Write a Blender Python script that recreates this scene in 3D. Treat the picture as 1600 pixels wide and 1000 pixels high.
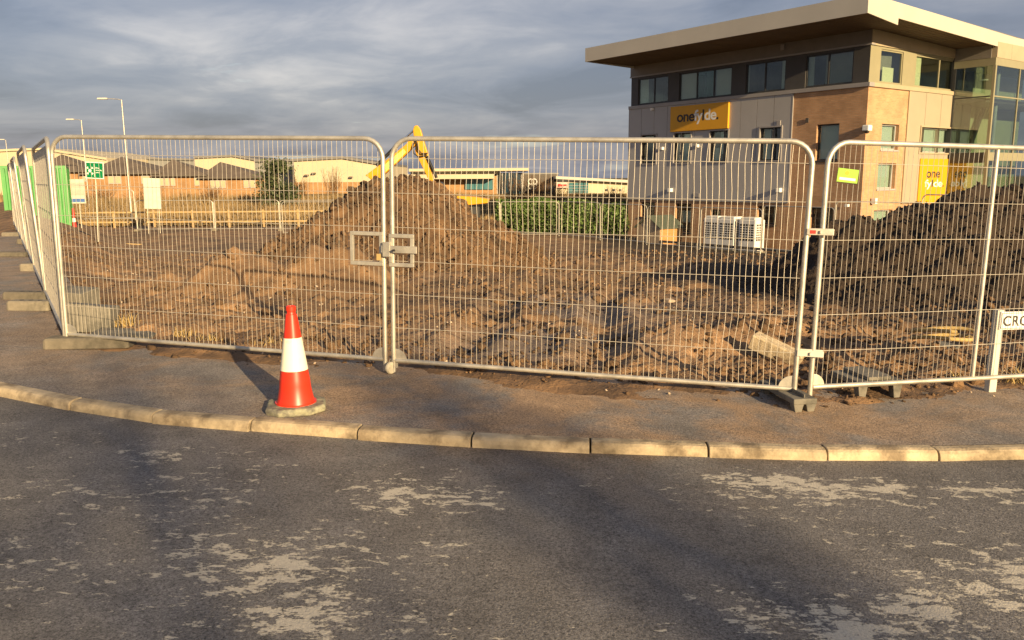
import bpy, math, random
import numpy as np
from mathutils import Matrix, Vector
S = bpy.context.scene
for o in list(bpy.data.objects): bpy.data.objects.remove(o)
COL = S.collection
random.seed(4); rng = np.random.default_rng(7)
R = math.radians

# ------------------------------------------------------------------ camera
FPX, PITCH, ROLL, EYE = 1277.0, R(9.9), R(-0.39), 1.70      # focal length in 1600-px pixels
cd = bpy.data.cameras.new('camera'); cam = bpy.data.objects.new('camera', cd); COL.objects.link(cam)
cd.sensor_width = 36; cd.lens = 36 * FPX / 1600; cd.clip_start = .05; cd.clip_end = 3000
cam.matrix_world = Matrix.Translation((0, 0, EYE)) @ Matrix.Rotation(math.pi/2 - PITCH, 4, 'X') @ Matrix.Rotation(ROLL, 4, 'Z')
S.camera = cam
S.render.resolution_x, S.render.resolution_y = 1024, 640

# ------------------------------------------------------------------ sun, sky, exposure
SUN_EL = R(15.0); SUN_XY = Vector((0.503, -0.864))          # the sun stands behind the camera, to its right
sd = bpy.data.lights.new('sun', 'SUN'); sd.energy = 4.2; sd.angle = R(.55); sd.color = (1, .74, .41)
sun = bpy.data.objects.new('sun', sd); COL.objects.link(sun)
sdir = Vector((SUN_XY.x*math.cos(SUN_EL), SUN_XY.y*math.cos(SUN_EL), math.sin(SUN_EL)))
sun.rotation_euler = sdir.to_track_quat('Z', 'Y').to_euler(); sun.location = (20, -28, 12)
W = bpy.data.worlds.new('World'); S.world = W; W.use_nodes = True
def build_world():
    nt = W.node_tree; N = nt.nodes; L = nt.links; N.clear()
    out = N.new('ShaderNodeOutputWorld'); bg = N.new('ShaderNodeBackground')
    sky = N.new('ShaderNodeTexSky'); sky.sky_type = 'NISHITA'; sky.sun_disc = False
    sky.sun_elevation = SUN_EL; sky.sun_rotation = math.atan2(SUN_XY.x, SUN_XY.y)
    sky.air_density = 1.2; sky.dust_density = 1.5
    tc = N.new('ShaderNodeTexCoord'); sp = N.new('ShaderNodeSeparateXYZ'); L.new(tc.outputs['Generated'], sp.inputs[0])
    def M(op, a, b=None, c=None):
        n = N.new('ShaderNodeMath'); n.operation = op
        for i, v in enumerate((a, b, c)):
            if v is None: continue
            if isinstance(v, (int, float)): n.inputs[i].default_value = v
            else: L.new(v, n.inputs[i])
        return n.outputs[0]
    zc = M('ADD', M('MAXIMUM', sp.outputs[2], 0.0), .17)
    px = M('DIVIDE', sp.outputs[0], zc); py = M('DIVIDE', sp.outputs[1], zc)
    cb = N.new('ShaderNodeCombineXYZ'); L.new(px, cb.inputs[0]); L.new(py, cb.inputs[1])
    def noise(scale, det, rough, off, sx=1.0, sy=1.0, dist=0.0):
        mp = N.new('ShaderNodeMapping'); mp.inputs['Location'].default_value = off; mp.inputs['Scale'].default_value = (sx, sy, 1)
        L.new(cb.outputs[0], mp.inputs[0])
        n = N.new('ShaderNodeTexNoise'); n.inputs['Scale'].default_value = scale; n.inputs['Detail'].default_value = det
        n.inputs['Roughness'].default_value = rough; n.inputs['Distortion'].default_value = dist
        L.new(mp.outputs[0], n.inputs['Vector']); return n.outputs[0]
    def ramp(v, pts):
        r = N.new('ShaderNodeValToRGB'); el = r.color_ramp.elements
        while len(el) < len(pts): el.new(.5)
        for e, (p, c) in zip(el, pts): e.position = p; e.color = (*c, 1)
        L.new(v, r.inputs[0]); return r.outputs[0]
    def mix(f, a, b, t='MIX'):
        n = N.new('ShaderNodeMixRGB'); n.blend_type = t
        for i, v in enumerate((f, a, b)):
            if isinstance(v, (int, float)): n.inputs[i].default_value = v
            elif isinstance(v, tuple): n.inputs[i].default_value = (*v, 1)
            else: L.new(v, n.inputs[i])
        return n.outputs[0]
    big = noise(.62, 7, .55, (3.1, 1.7, 0), 1.0, 1.1, .5)
    fine = noise(1.9, 6, .58, (7.7, -2.3, 0), .9, 1.1, .6)
    shade = M('ADD', M('MULTIPLY', big, .64), M('MULTIPLY', fine, .36))
    cloud = ramp(shade, [(.38, (.048, .057, .083)), (.47, (.078, .087, .115)), (.56, (.120, .123, .142)), (.68, (.23, .217, .214))])
    gaps = ramp(noise(.5, 6, .55, (-4.2, 6.1, 0), 1, 1.3, .2), [(.585, (0, 0, 0)), (.70, (1, 1, 1))])
    skyc = mix(1.0, sky.outputs[0], (.10, .10, .10), 'MULTIPLY')
    veil = mix(1.0, sky.outputs[0], (.013, .012, .0135), 'MULTIPLY')
    L.new(mix(gaps, mix(1.0, cloud, veil, 'ADD'), mix(.25, skyc, (.36, .46, .60))), bg.inputs[0])
    bg.inputs[1].default_value = 1.0
    L.new(bg.outputs[0], out.inputs[0])
build_world()
S.view_settings.view_transform = 'Standard'; S.view_settings.look = 'None'
S.view_settings.exposure = 1.2; S.view_settings.gamma = 1.0
S.render.engine = 'CYCLES'

# ------------------------------------------------------------------ photo pixel -> direction
_c, _s = math.cos(PITCH), math.sin(PITCH)
FW = np.array([0, _c, -_s]); UP0 = np.array([0, _s, _c]); RT0 = np.array([1., 0, 0])
RT = RT0*math.cos(ROLL) + UP0*math.sin(ROLL); UP = -RT0*math.sin(ROLL) + UP0*math.cos(ROLL)
EY = np.array([0, 0, EYE])
def ray(x, y): return FW + RT*(x-800)/FPX - UP*(y-500)/FPX
TILT, TX = .024, -1.1                                       # the pavement falls gently to the right
def zp(x): return -TILT*(np.clip(x, -9, 9)-TX)
def G(x, y, dz=0.0):                                        # pixel -> point on the (tilted) pavement plane
    d = ray(x, y); t = (TILT*TX - EYE + dz) / (d[2] + TILT*d[0]); return EY + d*t
def D(x, y, dist): d = ray(x, y); return EY + d*dist/d[1]   # pixel -> point at a given depth
def Zl(x, y, z): d = ray(x, y); return EY + d*(z-EYE)/d[2]  # pixel -> point at a given level

# ------------------------------------------------------------------ materials
MATS = {}
def mat(name, col, rough=.7, metal=0.0, var=.12, vscale=3.0, bump=0.0, bscale=40.0, col2=None, c2scale=1.0, c2lo=.45, c2hi=.6, spec=.4, det=5, attr=None, attrcol=None, attr2=None, attrcol2=None, orand=0.0):
    if name in MATS: return MATS[name]
    m = bpy.data.materials.new(name); m.use_nodes = True; nt = m.node_tree; N = nt.nodes; L = nt.links
    b = N['Principled BSDF']; b.inputs['Roughness'].default_value = rough; b.inputs['Metallic'].default_value = metal
    b.inputs['Specular IOR Level'].default_value = spec
    tc = N.new('ShaderNodeTexCoord')
    n = N.new('ShaderNodeTexNoise'); n.inputs['Scale'].default_value = vscale; n.inputs['Detail'].default_value = det; n.inputs['Roughness'].default_value = .62
    L.new(tc.outputs['Object'], n.inputs['Vector'])
    mr = N.new('ShaderNodeMapRange'); mr.inputs[1].default_value = .3; mr.inputs[2].default_value = .7
    mr.inputs[3].default_value = 1-var; mr.inputs[4].default_value = 1+var; L.new(n.outputs[0], mr.inputs[0])
    base = N.new('ShaderNodeRGB'); base.outputs[0].default_value = (*col, 1); cur = base.outputs[0]
    if col2:
        n2 = N.new('ShaderNodeTexNoise'); n2.inputs['Scale'].default_value = c2scale; n2.inputs['Detail'].default_value = 7; n2.inputs['Roughness'].default_value = .62
        L.new(tc.outputs['Object'], n2.inputs['Vector'])
        m2 = N.new('ShaderNodeMapRange'); m2.inputs[1].default_value = c2lo; m2.inputs[2].default_value = c2hi; L.new(n2.outputs[0], m2.inputs[0])
        mx = N.new('ShaderNodeMixRGB'); mx.inputs[2].default_value = (*col2, 1); L.new(m2.outputs[0], mx.inputs[0]); L.new(cur, mx.inputs[1]); cur = mx.outputs[0]
    if attr:
        at = N.new('ShaderNodeAttribute'); at.attribute_name = attr
        mx = N.new('ShaderNodeMixRGB'); mx.inputs[2].default_value = (*attrcol, 1); L.new(at.outputs['Fac'], mx.inputs[0]); L.new(cur, mx.inputs[1]); cur = mx.outputs[0]
    if attr2:
        at = N.new('ShaderNodeAttribute'); at.attribute_name = attr2
        mx = N.new('ShaderNodeMixRGB'); mx.inputs[2].default_value = (*attrcol2, 1); L.new(at.outputs['Fac'], mx.inputs[0]); L.new(cur, mx.inputs[1]); cur = mx.outputs[0]
    if orand:
        oi = N.new('ShaderNodeObjectInfo'); m3 = N.new('ShaderNodeMapRange'); m3.inputs[3].default_value = 1-orand; m3.inputs[4].default_value = 1+orand; L.new(oi.outputs['Random'], m3.inputs[0])
        mx = N.new('ShaderNodeMixRGB'); mx.blend_type = 'MULTIPLY'; mx.inputs[0].default_value = 1; L.new(cur, mx.inputs[1]); L.new(m3.outputs[0], mx.inputs[2]); cur = mx.outputs[0]
    ml = N.new('ShaderNodeMixRGB'); ml.blend_type = 'MULTIPLY'; ml.inputs[0].default_value = 1
    L.new(cur, ml.inputs[1]); L.new(mr.outputs[0], ml.inputs[2]); L.new(ml.outputs[0], b.inputs['Base Color'])
    if bump:
        nb = N.new('ShaderNodeTexNoise'); nb.inputs['Scale'].default_value = bscale; nb.inputs['Detail'].default_value = 4
        L.new(tc.outputs['Object'], nb.inputs['Vector'])
        bp = N.new('ShaderNodeBump'); bp.inputs['Strength'].default_value = 1; bp.inputs['Distance'].default_value = bump
        L.new(nb.outputs[0], bp.inputs['Height']); L.new(bp.outputs[0], b.inputs['Normal'])
    MATS[name] = m; return m
def brick_mat(name, c1, c2, mortar):
    m = bpy.data.materials.new(name); m.use_nodes = True; nt = m.node_tree; N = nt.nodes; L = nt.links; b = N['Principled BSDF']
    tc = N.new('ShaderNodeTexCoord'); sp = N.new('ShaderNodeSeparateXYZ'); L.new(tc.outputs['Object'], sp.inputs[0])
    ad = N.new('ShaderNodeMath'); L.new(sp.outputs[0], ad.inputs[0]); L.new(sp.outputs[1], ad.inputs[1])
    cb = N.new('ShaderNodeCombineXYZ'); L.new(ad.outputs[0], cb.inputs[0]); L.new(sp.outputs[2], cb.inputs[1])
    br = N.new('ShaderNodeTexBrick'); L.new(cb.outputs[0], br.inputs['Vector'])
    br.inputs['Scale'].default_value = 1; br.inputs['Brick Width'].default_value = .225; br.inputs['Row Height'].default_value = .075
    br.inputs['Mortar Size'].default_value = .006; br.inputs['Bias'].default_value = -.1
    br.inputs['Color1'].default_value = (*c1, 1); br.inputs['Color2'].default_value = (*c2, 1); br.inputs['Mortar'].default_value = (*mortar, 1)
    n = N.new('ShaderNodeTexNoise'); n.inputs['Scale'].default_value = 1.3; n.inputs['Detail'].default_value = 6; L.new(tc.outputs['Object'], n.inputs['Vector'])
    mr = N.new('ShaderNodeMapRange'); mr.inputs[1].default_value = .3; mr.inputs[2].default_value = .7; mr.inputs[3].default_value = .82; mr.inputs[4].default_value = 1.15; L.new(n.outputs[0], mr.inputs[0])
    ml = N.new('ShaderNodeMixRGB'); ml.blend_type = 'MULTIPLY'; ml.inputs[0].default_value = 1; L.new(br.outputs[0], ml.inputs[1]); L.new(mr.outputs[0], ml.inputs[2])
    L.new(ml.outputs[0], b.inputs['Base Color']); b.inputs['Roughness'].default_value = .9
    bp = N.new('ShaderNodeBump'); bp.invert = True; bp.inputs['Distance'].default_value = .008; L.new(br.outputs['Fac'], bp.inputs['Height']); L.new(bp.outputs[0], b.inputs['Normal'])
    MATS[name] = m; return m
def glass_mat(name, tint, refl=.10, rough=.02):
    m = bpy.data.materials.new(name); m.use_nodes = True; nt = m.node_tree; N = nt.nodes; L = nt.links; N.remove(N['Principled BSDF'])
    tr = N.new('ShaderNodeBsdfTransparent'); tr.inputs[0].default_value = (*tint, 1)
    gl = N.new('ShaderNodeBsdfGlossy'); gl.inputs['Roughness'].default_value = rough
    lw = N.new('ShaderNodeLayerWeight'); lw.inputs[0].default_value = .5; fr = N.new('ShaderNodeMath'); fr.operation = 'POWER'; fr.inputs[1].default_value = 4.0; L.new(lw.outputs['Facing'], fr.inputs[0])
    ad = N.new('ShaderNodeMath'); ad.operation = 'ADD'; ad.inputs[1].default_value = refl; ad.use_clamp = True; L.new(fr.outputs[0], ad.inputs[0])
    mx = N.new('ShaderNodeMixShader'); L.new(ad.outputs[0], mx.inputs[0]); L.new(tr.outputs[0], mx.inputs[1]); L.new(gl.outputs[0], mx.inputs[2])
    L.new(mx.outputs[0], N['Material Output'].inputs[0]); MATS[name] = m; return m

# ------------------------------------------------------------------ mesh helpers
class MB:
    def __init__(s): s.v = []; s.f = []
    def add(s, vs, fs):
        k = len(s.v); s.v += [tuple(map(float, p)) for p in vs]; s.f += [tuple(i+k for i in f) for f in fs]; return s
    def box(s, x0, x1, y0, y1, z0, z1, M=None):
        p = [Vector((x, y, z)) for z in (z0, z1) for y in (y0, y1) for x in (x0, x1)]
        if M is not None: p = [M @ q for q in p]
        return s.add(p, [(0, 2, 3, 1), (4, 5, 7, 6), (0, 1, 5, 4), (2, 6, 7, 3), (0, 4, 6, 2), (1, 3, 7, 5)])
    def prism(s, poly, off):                                # polygon of 3-D points, extruded by a vector
        n = len(poly); a = [Vector(p) for p in poly]; b = [p + Vector(off) for p in a]
        return s.add(a+b, [tuple(range(n))[::-1], tuple(range(n, 2*n))] + [(i, (i+1) % n, n+(i+1) % n, n+i) for i in range(n)])
    def tube(s, path, r, n=8, cap=True):
        P = [Vector(p) for p in path]; rs = r if isinstance(r, (list, tuple)) else [r]*len(P); vs = []; fs = []
        prev = None
        for i, p in enumerate(P):
            t = (P[min(i+1, len(P)-1)] - P[max(i-1, 0)]).normalized()
            if prev is None:
                u = t.cross(Vector((0, 0, 1)));
                if u.length < .05: u = t.cross(Vector((0, 1, 0)))
                u.normalize()
            else: u = (prev - t*prev.dot(t)).normalized()
            prev = u; w = t.cross(u)
            vs += [p + (u*math.cos(2*math.pi*k/n) + w*math.sin(2*math.pi*k/n))*rs[i] for k in range(n)]
        for i in range(len(P)-1):
            for k in range(n): fs.append((i*n+k, i*n+(k+1) % n, (i+1)*n+(k+1) % n, (i+1)*n+k))
        if cap: fs += [tuple(range(n))[::-1], tuple(range((len(P)-1)*n, len(P)*n))]
        return s.add(vs, fs)
    def lathe(s, prof, n=40, c=(0, 0, 0)):
        vs = [(c[0]+r*math.cos(2*math.pi*k/n), c[1]+r*math.sin(2*math.pi*k/n), c[2]+z) for r, z in prof for k in range(n)]
        m = len(prof); fs = [(i*n+k, i*n+(k+1) % n, (i+1)*n+(k+1) % n, (i+1)*n+k) for i in range(m-1) for k in range(n)]
        return s.add(vs, fs + [tuple(range(n))[::-1], tuple(range((m-1)*n, m*n))])
    def obj(s, name, m, parent=None, smooth=False, bevel=0, seg=2):
        me = bpy.data.meshes.new(name); me.from_pydata(s.v, [], s.f); me.update()
        return mesh_obj(name, me, m, parent, smooth, bevel, seg)
def mesh_obj(name, me, m, parent=None, smooth=False, bevel=0, seg=2):
    if m: me.materials.append(MATS[m] if isinstance(m, str) else m)
    if smooth:
        me.polygons.foreach_set('use_smooth', [True]*len(me.polygons))
        try: me.set_sharp_from_angle(angle=R(42))
        except Exception: pass
    o = bpy.data.objects.new(name, me); COL.objects.link(o)
    if parent: o.parent = parent
    if bevel:
        b = o.modifiers.new('bevel', 'BEVEL'); b.width = bevel; b.segments = seg; b.limit_method = 'ANGLE'; b.angle_limit = R(40)
    return o
def np_obj(name, V, F, m, parent=None, smooth=False, attrs=None):
    V = np.ascontiguousarray(V, np.float32); F = np.ascontiguousarray(F, np.int32); k = F.shape[1]
    me = bpy.data.meshes.new(name); me.vertices.add(len(V)); me.vertices.foreach_set('co', V.ravel())
    me.loops.add(F.size); me.loops.foreach_set('vertex_index', F.ravel())
    me.polygons.add(len(F)); me.polygons.foreach_set('loop_start', np.arange(0, F.size, k, dtype=np.int32))
    me.polygons.foreach_set('loop_total', np.full(len(F), k, np.int32)); me.update(calc_edges=True); me.validate()
    for n, a in (attrs or {}).items():
        at = me.attributes.new(n, 'FLOAT', 'POINT'); at.data.foreach_set('value', np.ascontiguousarray(a, np.float32).ravel())
    if smooth: me.polygons.foreach_set('use_smooth', [True]*len(me.polygons))
    me.materials.append(MATS[m]); o = bpy.data.objects.new(name, me); COL.objects.link(o)
    if parent: o.parent = parent
    return o
def grid_faces(r, c):
    i = np.arange(r*c).reshape(r, c); return np.stack([i[:-1, :-1], i[:-1, 1:], i[1:, 1:], i[1:, :-1]], -1).reshape(-1, 4)
def empty(name, loc=(0, 0, 0), rz=0):
    o = bpy.data.objects.new(name, None); COL.objects.link(o); o.location = loc; o.rotation_euler.z = rz; o.empty_display_size = .2; return o
def tag(o, label, cat, group=None):
    o['label'] = label; o['category'] = cat
    if group: o['group'] = group
    return o
ORD = ['first', 'second', 'third', 'fourth', 'fifth', 'sixth', 'seventh', 'eighth', 'ninth']
def struct(o): o['kind'] = 'structure'; return o
def stuff(o): o['kind'] = 'stuff'; return o
def copy_tree(o, parent=None):
    c = o.copy(); COL.objects.link(c); c.parent = parent
    for ch in list(o.children): copy_tree(ch, c)
    return c
def text_obj(name, body, m, parent, M, width=None, height=None, mats=None, idx=None, spacing=1.0, bold=.0, depth=.002):
    cu = bpy.data.curves.new(name, 'FONT'); cu.body = body; cu.space_character = spacing; cu.offset = bold; cu.extrude = 0
    to = bpy.data.objects.new('t', cu); COL.objects.link(to)
    for mm in (mats or [m]): cu.materials.append(MATS[mm])
    if idx:
        for i, k in enumerate(idx): cu.body_format[i].material_index = k
    bpy.context.view_layer.update()
    me = bpy.data.meshes.new_from_object(to.evaluated_get(bpy.context.evaluated_depsgraph_get())); bpy.data.objects.remove(to)
    co = np.array([v.co[:] for v in me.vertices]); lo, hi = co.min(0), co.max(0)
    sx = width/(hi[0]-lo[0]) if width else height/(hi[1]-lo[1]); sy = height/(hi[1]-lo[1]) if height else sx
    for v in me.vertices: v.co = M @ Vector(((v.co.x-lo[0])*sx, (v.co.y-lo[1])*sy, depth))
    me.name = name; o = bpy.data.objects.new(name, me); COL.objects.link(o); o.parent = parent; return o
# value noise
def _h(ix, iy, s):
    n = (ix.astype(np.int64)*374761393 + iy.astype(np.int64)*668265263 + s*974634653) & 0xffffffff
    n = ((n ^ (n >> 13))*1274126177) & 0xffffffff; n = (n ^ (n >> 16)) & 0xffffffff; return n/4294967295.0
def vn(x, y, s=0):
    ix = np.floor(x); iy = np.floor(y); fx = x-ix; fy = y-iy; fx = fx*fx*(3-2*fx); fy = fy*fy*(3-2*fy)
    a = _h(ix, iy, s); b = _h(ix+1, iy, s); c = _h(ix, iy+1, s); d = _h(ix+1, iy+1, s)
    return (a+(b-a)*fx)*(1-fy) + (c+(d-c)*fx)*fy - .5
def fbm(x, y, sc, o=5, g=.5, s=0):
    t = 0; a = 1
    for k in range(o): t = t + a*vn(x*sc+17.3*k, y*sc-9.1*k, s+k); sc *= 2.03; a *= g
    return t
def billow(x, y, sc, o=4, g=.55, s=0):
    t = 0; a = 1
    for k in range(o): t = t + a*(np.abs(vn(x*sc+13.7*k, y*sc+5.1*k, s+k))*2); sc *= 2.1; a *= g
    return t
def sstep(x, a, b): t = np.clip((x-a)/(b-a), 0, 1); return t*t*(3-2*t)

# ------------------------------------------------------------------ palette
mat('steel', (.54, .51, .43), .48, .65, .22, 9, .0006, 60, col2=(.42, .40, .36), c2scale=3, c2lo=.5, c2hi=.68)
mat('wire', (.52, .48, .40), .55, .4, .2, 14)
mat('far_wire', (.55, .54, .5), .5, .4, .1, 4)
mat('concrete', (.20, .175, .132), .92, 0, .25, 5, .004, 45, col2=(.10, .09, .068), c2scale=4, c2lo=.45, c2hi=.66, orand=.25)
mat('kerb', (.44, .355, .23), .92, 0, .30, 7, .006, 60, col2=(.20, .155, .10), c2scale=4.5, c2lo=.47, c2hi=.64, orand=.13)
mat('block_grey', (.20, .185, .15), .9, 0, .25, 5, .004, 40, col2=(.09, .085, .07), c2scale=5)
mat('cone_red', (.72, .035, .012), .38, 0, .10, 5, col2=(.42, .03, .015), c2scale=7, c2lo=.56, c2hi=.75, spec=.5)
mat('cone_white', (.80, .78, .62), .35, 0, .06, 6, col2=(.50, .47, .36), c2scale=9, c2lo=.58, c2hi=.75, spec=.5)
mat('cone_base', (.16, .15, .12), .95, 0, .3, 20, .006, 60, col2=(.30, .29, .19), c2scale=14, c2lo=.42, c2hi=.6)
mat('rubber', (.03, .03, .03), .8); mat('black', (.012, .012, .012), .6)
mat('nylon', (.55, .50, .38), .6, 0, .15, 20)
mat('white', (.78, .78, .74), .5, 0, .05); mat('dirty_white', (.55, .54, .47), .7, 0, .1, 3)
mat('yellow', (.62, .30, .012), .42, 0, .1, 4, col2=(.45, .22, .03), c2scale=5, c2lo=.58, c2hi=.75); mat('hivis', (.36, .62, .14), .6)
mat('chrome', (.75, .75, .74), .15, 1); mat('dark_steel', (.06, .06, .06), .5, .6)
mat('sign_amber', (.66, .33, .012), .45, 0, .03); mat('sign_dark', (.035, .032, .03), .5); mat('sign_green', (.0, .17, .055), .4); mat('lime', (.24, .46, .04), .45)
mat('red', (.60, .04, .03), .5); mat('blue', (.08, .16, .42), .5); mat('pinkish', (.66, .44, .38), .6)
mat('container', (.045, .25, .045), .45, 0, .1, 1.5, .0, col2=(.035, .19, .04), c2scale=2, c2lo=.55, c2hi=.75)
mat('timber', (.40, .28, .13), .85, 0, .2, 6); mat('shed_wood', (.42, .22, .08), .85, 0, .15, 8); mat('shed_pale', (.40, .30, .20), .85, 0, .12, 8); mat('felt', (.07, .085, .065), .9)
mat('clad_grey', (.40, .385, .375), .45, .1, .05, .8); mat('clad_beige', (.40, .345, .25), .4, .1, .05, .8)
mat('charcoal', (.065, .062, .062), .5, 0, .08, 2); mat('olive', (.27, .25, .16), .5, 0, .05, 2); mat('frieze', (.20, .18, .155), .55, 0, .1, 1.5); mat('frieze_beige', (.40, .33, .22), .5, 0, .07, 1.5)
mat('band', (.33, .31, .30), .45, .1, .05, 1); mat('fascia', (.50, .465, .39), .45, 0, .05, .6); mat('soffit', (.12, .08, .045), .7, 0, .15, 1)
mat('frame_dark', (.045, .045, .047), .4); mat('frame_pale', (.45, .44, .42), .4, .2, .05); mat('blind', (.52, .56, .50), .8, 0, .04); mat('blind_warm', (.62, .62, .42), .8, 0, .04); mat('room', (.22, .21, .18), .9, 0, .3, .7); mat('room_light', (.30, .29, .22), .9, 0, .2, .7)
mat('ac_body', (.74, .73, .68), .5, 0, .05, 2)
mat('cream_clad', (.50, .43, .29), .6, 0, .06, .3); mat('shed_grey', (.20, .20, .19), .6, 0, .06, .3); mat('roof_tile', (.125, .098, .076), .85, 0, .2, .8); mat('roof_grey', (.16, .155, .15), .7, 0, .1, .3)
mat('far_dark', (.10, .085, .07), .7, 0, .1, .4); mat('teal', (.06, .16, .18), .12, 0, .3, .25, spec=.7); mat('deep_glass', (.015, .045, .07), .1, 0, .3, .2, spec=.7); mat('far_pane', (.45, .42, .26), .3, 0, .2, .5)
brick_mat('brick', (.54, .31, .165), (.45, .25, .125), (.46, .35, .235))
brick_mat('brick_far', (.40, .225, .095), (.34, .18, .075), (.36, .26, .15))
glass_mat('glass', (.84, .90, .87), .07); glass_mat('glass_tower', (.66, .74, .70), .16)
mat('dirt', (.285, .168, .082), .95, 0, .38, 2.2, .016, 34, col2=(.155, .094, .052), c2scale=.9, c2lo=.42, c2hi=.62, attr='dark', attrcol=(.040, .026, .017), attr2='track', attrcol2=(.19, .138, .10))
mat('heap_dirt', (.150, .086, .042), .95, 0, .35, 3, .016, 40, col2=(.080, .047, .025), c2scale=1.6, c2lo=.45, c2hi=.65, attr='dark', attrcol=(.052, .032, .019))
mat('dark_dirt', (.042, .027, .017), .95, 0, .35, 3, .02, 40, col2=(.032, .021, .014), c2scale=1.5)
mat('clod', (.175, .104, .053), .95, 0, .45, 1.3, .02, 45, col2=(.085, .052, .029), c2scale=.8, c2lo=.4, c2hi=.6)
mat('stone', (.42, .33, .24), .9, 0, .3, 2, .004, 40)
mat('land', (.115, .085, .042), .95, 0, .3, .2, col2=(.07, .075, .03), c2scale=.05)
mat('dry_grass', (.24, .165, .075), .9, 0, .4, .35); mat('twig', (.13, .075, .035), .9, 0, .3, .6); mat('leaf', (.080, .130, .028), .55, 0, .45, .9); mat('leaf_dark', (.055, .070, .026), .6, 0, .4, .7); mat('bark', (.10, .075, .05), .9, 0, .3, 4)
mat('straw', (.42, .30, .12), .9, 0, .2, 3)

def tarmac(name, col, worn, wscale, mudcol):
    m = bpy.data.materials.new(name); m.use_nodes = True; nt = m.node_tree; N = nt.nodes; L = nt.links; b = N['Principled BSDF']
    tc = N.new('ShaderNodeTexCoord')
    def noise(sc, det, rg=.6, dist=0, st=None):
        n = N.new('ShaderNodeTexNoise'); n.inputs['Scale'].default_value = sc; n.inputs['Detail'].default_value = det; n.inputs['Roughness'].default_value = rg; n.inputs['Distortion'].default_value = dist
        if st:
            mp = N.new('ShaderNodeMapping'); mp.inputs['Scale'].default_value = st; mp.inputs['Rotation'].default_value = (0, 0, .12); L.new(tc.outputs['Object'], mp.inputs[0]); L.new(mp.outputs[0], n.inputs['Vector'])
        else: L.new(tc.outputs['Object'], n.inputs['Vector'])
        return n.outputs[0]
    def mr(v, a, bb, c, d):
        n = N.new('ShaderNodeMapRange'); n.inputs[1].default_value = a; n.inputs[2].default_value = bb; n.inputs[3].default_value = c; n.inputs[4].default_value = d; L.new(v, n.inputs[0]); return n.outputs[0]
    def math_(op, a, bb):
        n = N.new('ShaderNodeMath'); n.operation = op; n.use_clamp = False
        for i, v in enumerate((a, bb)):
            if isinstance(v, (int, float)): n.inputs[i].default_value = v
            else: L.new(v, n.inputs[i])
        return n.outputs[0]
    def mix(f, a, bb, t='MIX'):
        n = N.new('ShaderNodeMixRGB'); n.blend_type = t
        for i, v in enumerate((f, a, bb)):
            if isinstance(v, (int, float)): n.inputs[i].default_value = v
            elif isinstance(v, tuple): n.inputs[i].default_value = (*v, 1)
            else: L.new(v, n.inputs[i])
        return n.outputs[0]
    wear = N.new('ShaderNodeAttribute'); wear.attribute_name = 'wear'
    mud = N.new('ShaderNodeAttribute'); mud.attribute_name = 'mud'
    base = mix(mr(noise(.7, 6), .35, .65, 0, 1), tuple(c*.86 for c in col), tuple(c*1.14 for c in col))
    mudf = math_('MULTIPLY', mud.outputs['Fac'], mr(noise(1.3, 8, .68, .6), .38, .56, .0, 1)); 
    base = mix(mudf, base, mudcol)
    grain = mr(math_('ADD', math_('MULTIPLY', noise(140, 3, .7), .55), math_('MULTIPLY', noise(60, 3, .7), .45)), .34, .66, .15, 1.95); base = mix(1.0, base, grain, 'MULTIPLY')
    base = mix(1.0, base, mr(noise(3.5, 6, .65), .3, .7, .78, 1.22), 'MULTIPLY')
    # worn surface: pale flakes where the top has scrubbed off
    fl = math_('ADD', math_('MULTIPLY', noise(wscale, 9, .70, .3, (.75, 1.35, 1)), .78), math_('MULTIPLY', noise(wscale*5, 5, .65, .2, (.75, 1.3, 1)), .22))
    flake = mr(math_('ADD', math_('ADD', fl, math_('MULTIPLY', math_('SUBTRACT', noise(75, 3, .7), .5), .10)), math_('MULTIPLY', wear.outputs['Fac'], .30)), .655, .678, 0, 1)
    base = mix(math_('MULTIPLY', flake, .92), base, mix(mr(noise(90, 3), .3, .7, 0, 1), tuple(c*.75 for c in worn), worn))
    L.new(base, b.inputs['Base Color']); b.inputs['Roughness'].default_value = .82; b.inputs['Specular IOR Level'].default_value = .3
    bp = N.new('ShaderNodeBump'); bp.inputs['Strength'].default_value = 1; bp.inputs['Distance'].default_value = .008
    L.new(math_('ADD', noise(95, 3, .7), math_('MULTIPLY', flake, -.2)), bp.inputs['Height']); L.new(bp.outputs[0], b.inputs['Normal'])
    MATS[name] = m
tarmac('road_tarmac', (.150, .143, .138), (.62, .57, .47), 11.0, (.15, .105, .065))
tarmac('path_tarmac', (.205, .185, .165), (.30, .25, .18), 14.0, (.31, .215, .135))

# ================================================================== SETTING
# fence line (pavement edge): corner post, gate posts, joint with the right-hand panel
A = G(103, 541); B = G(606, 583); Cj = G(1244, 632)
RUN = np.array([-.53, .85]); RUN /= np.linalg.norm(RUN)
run = [A[:2] + RUN*3.47*k for k in range(0, 9)]
P3d = np.array([.968, .25]); P3d /= np.linalg.norm(P3d)
E3 = Cj[:2] + P3d*3.5; E4 = E3 + P3d*3.5
FL = np.array([A[:2]+RUN*70, A[:2], B[:2], Cj[:2], E3, E3+P3d*60])
def sdist(x, y):
    best = np.full(np.shape(x), 1e9); sg = np.ones(np.shape(x))
    for a, b in zip(FL[:-1], FL[1:]):
        e = b-a; L2 = e@e; t = np.clip(((x-a[0])*e[0]+(y-a[1])*e[1])/L2, 0, 1)
        dx = x-a[0]-t*e[0]; dy = y-a[1]-t*e[1]; d = np.hypot(dx, dy); cr = e[0]*(y-a[1])-e[1]*(x-a[0])
        m = d < best-1e-9; best = np.where(m, d, best); sg = np.where(m, np.sign(cr), sg)
    return best*sg
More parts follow.
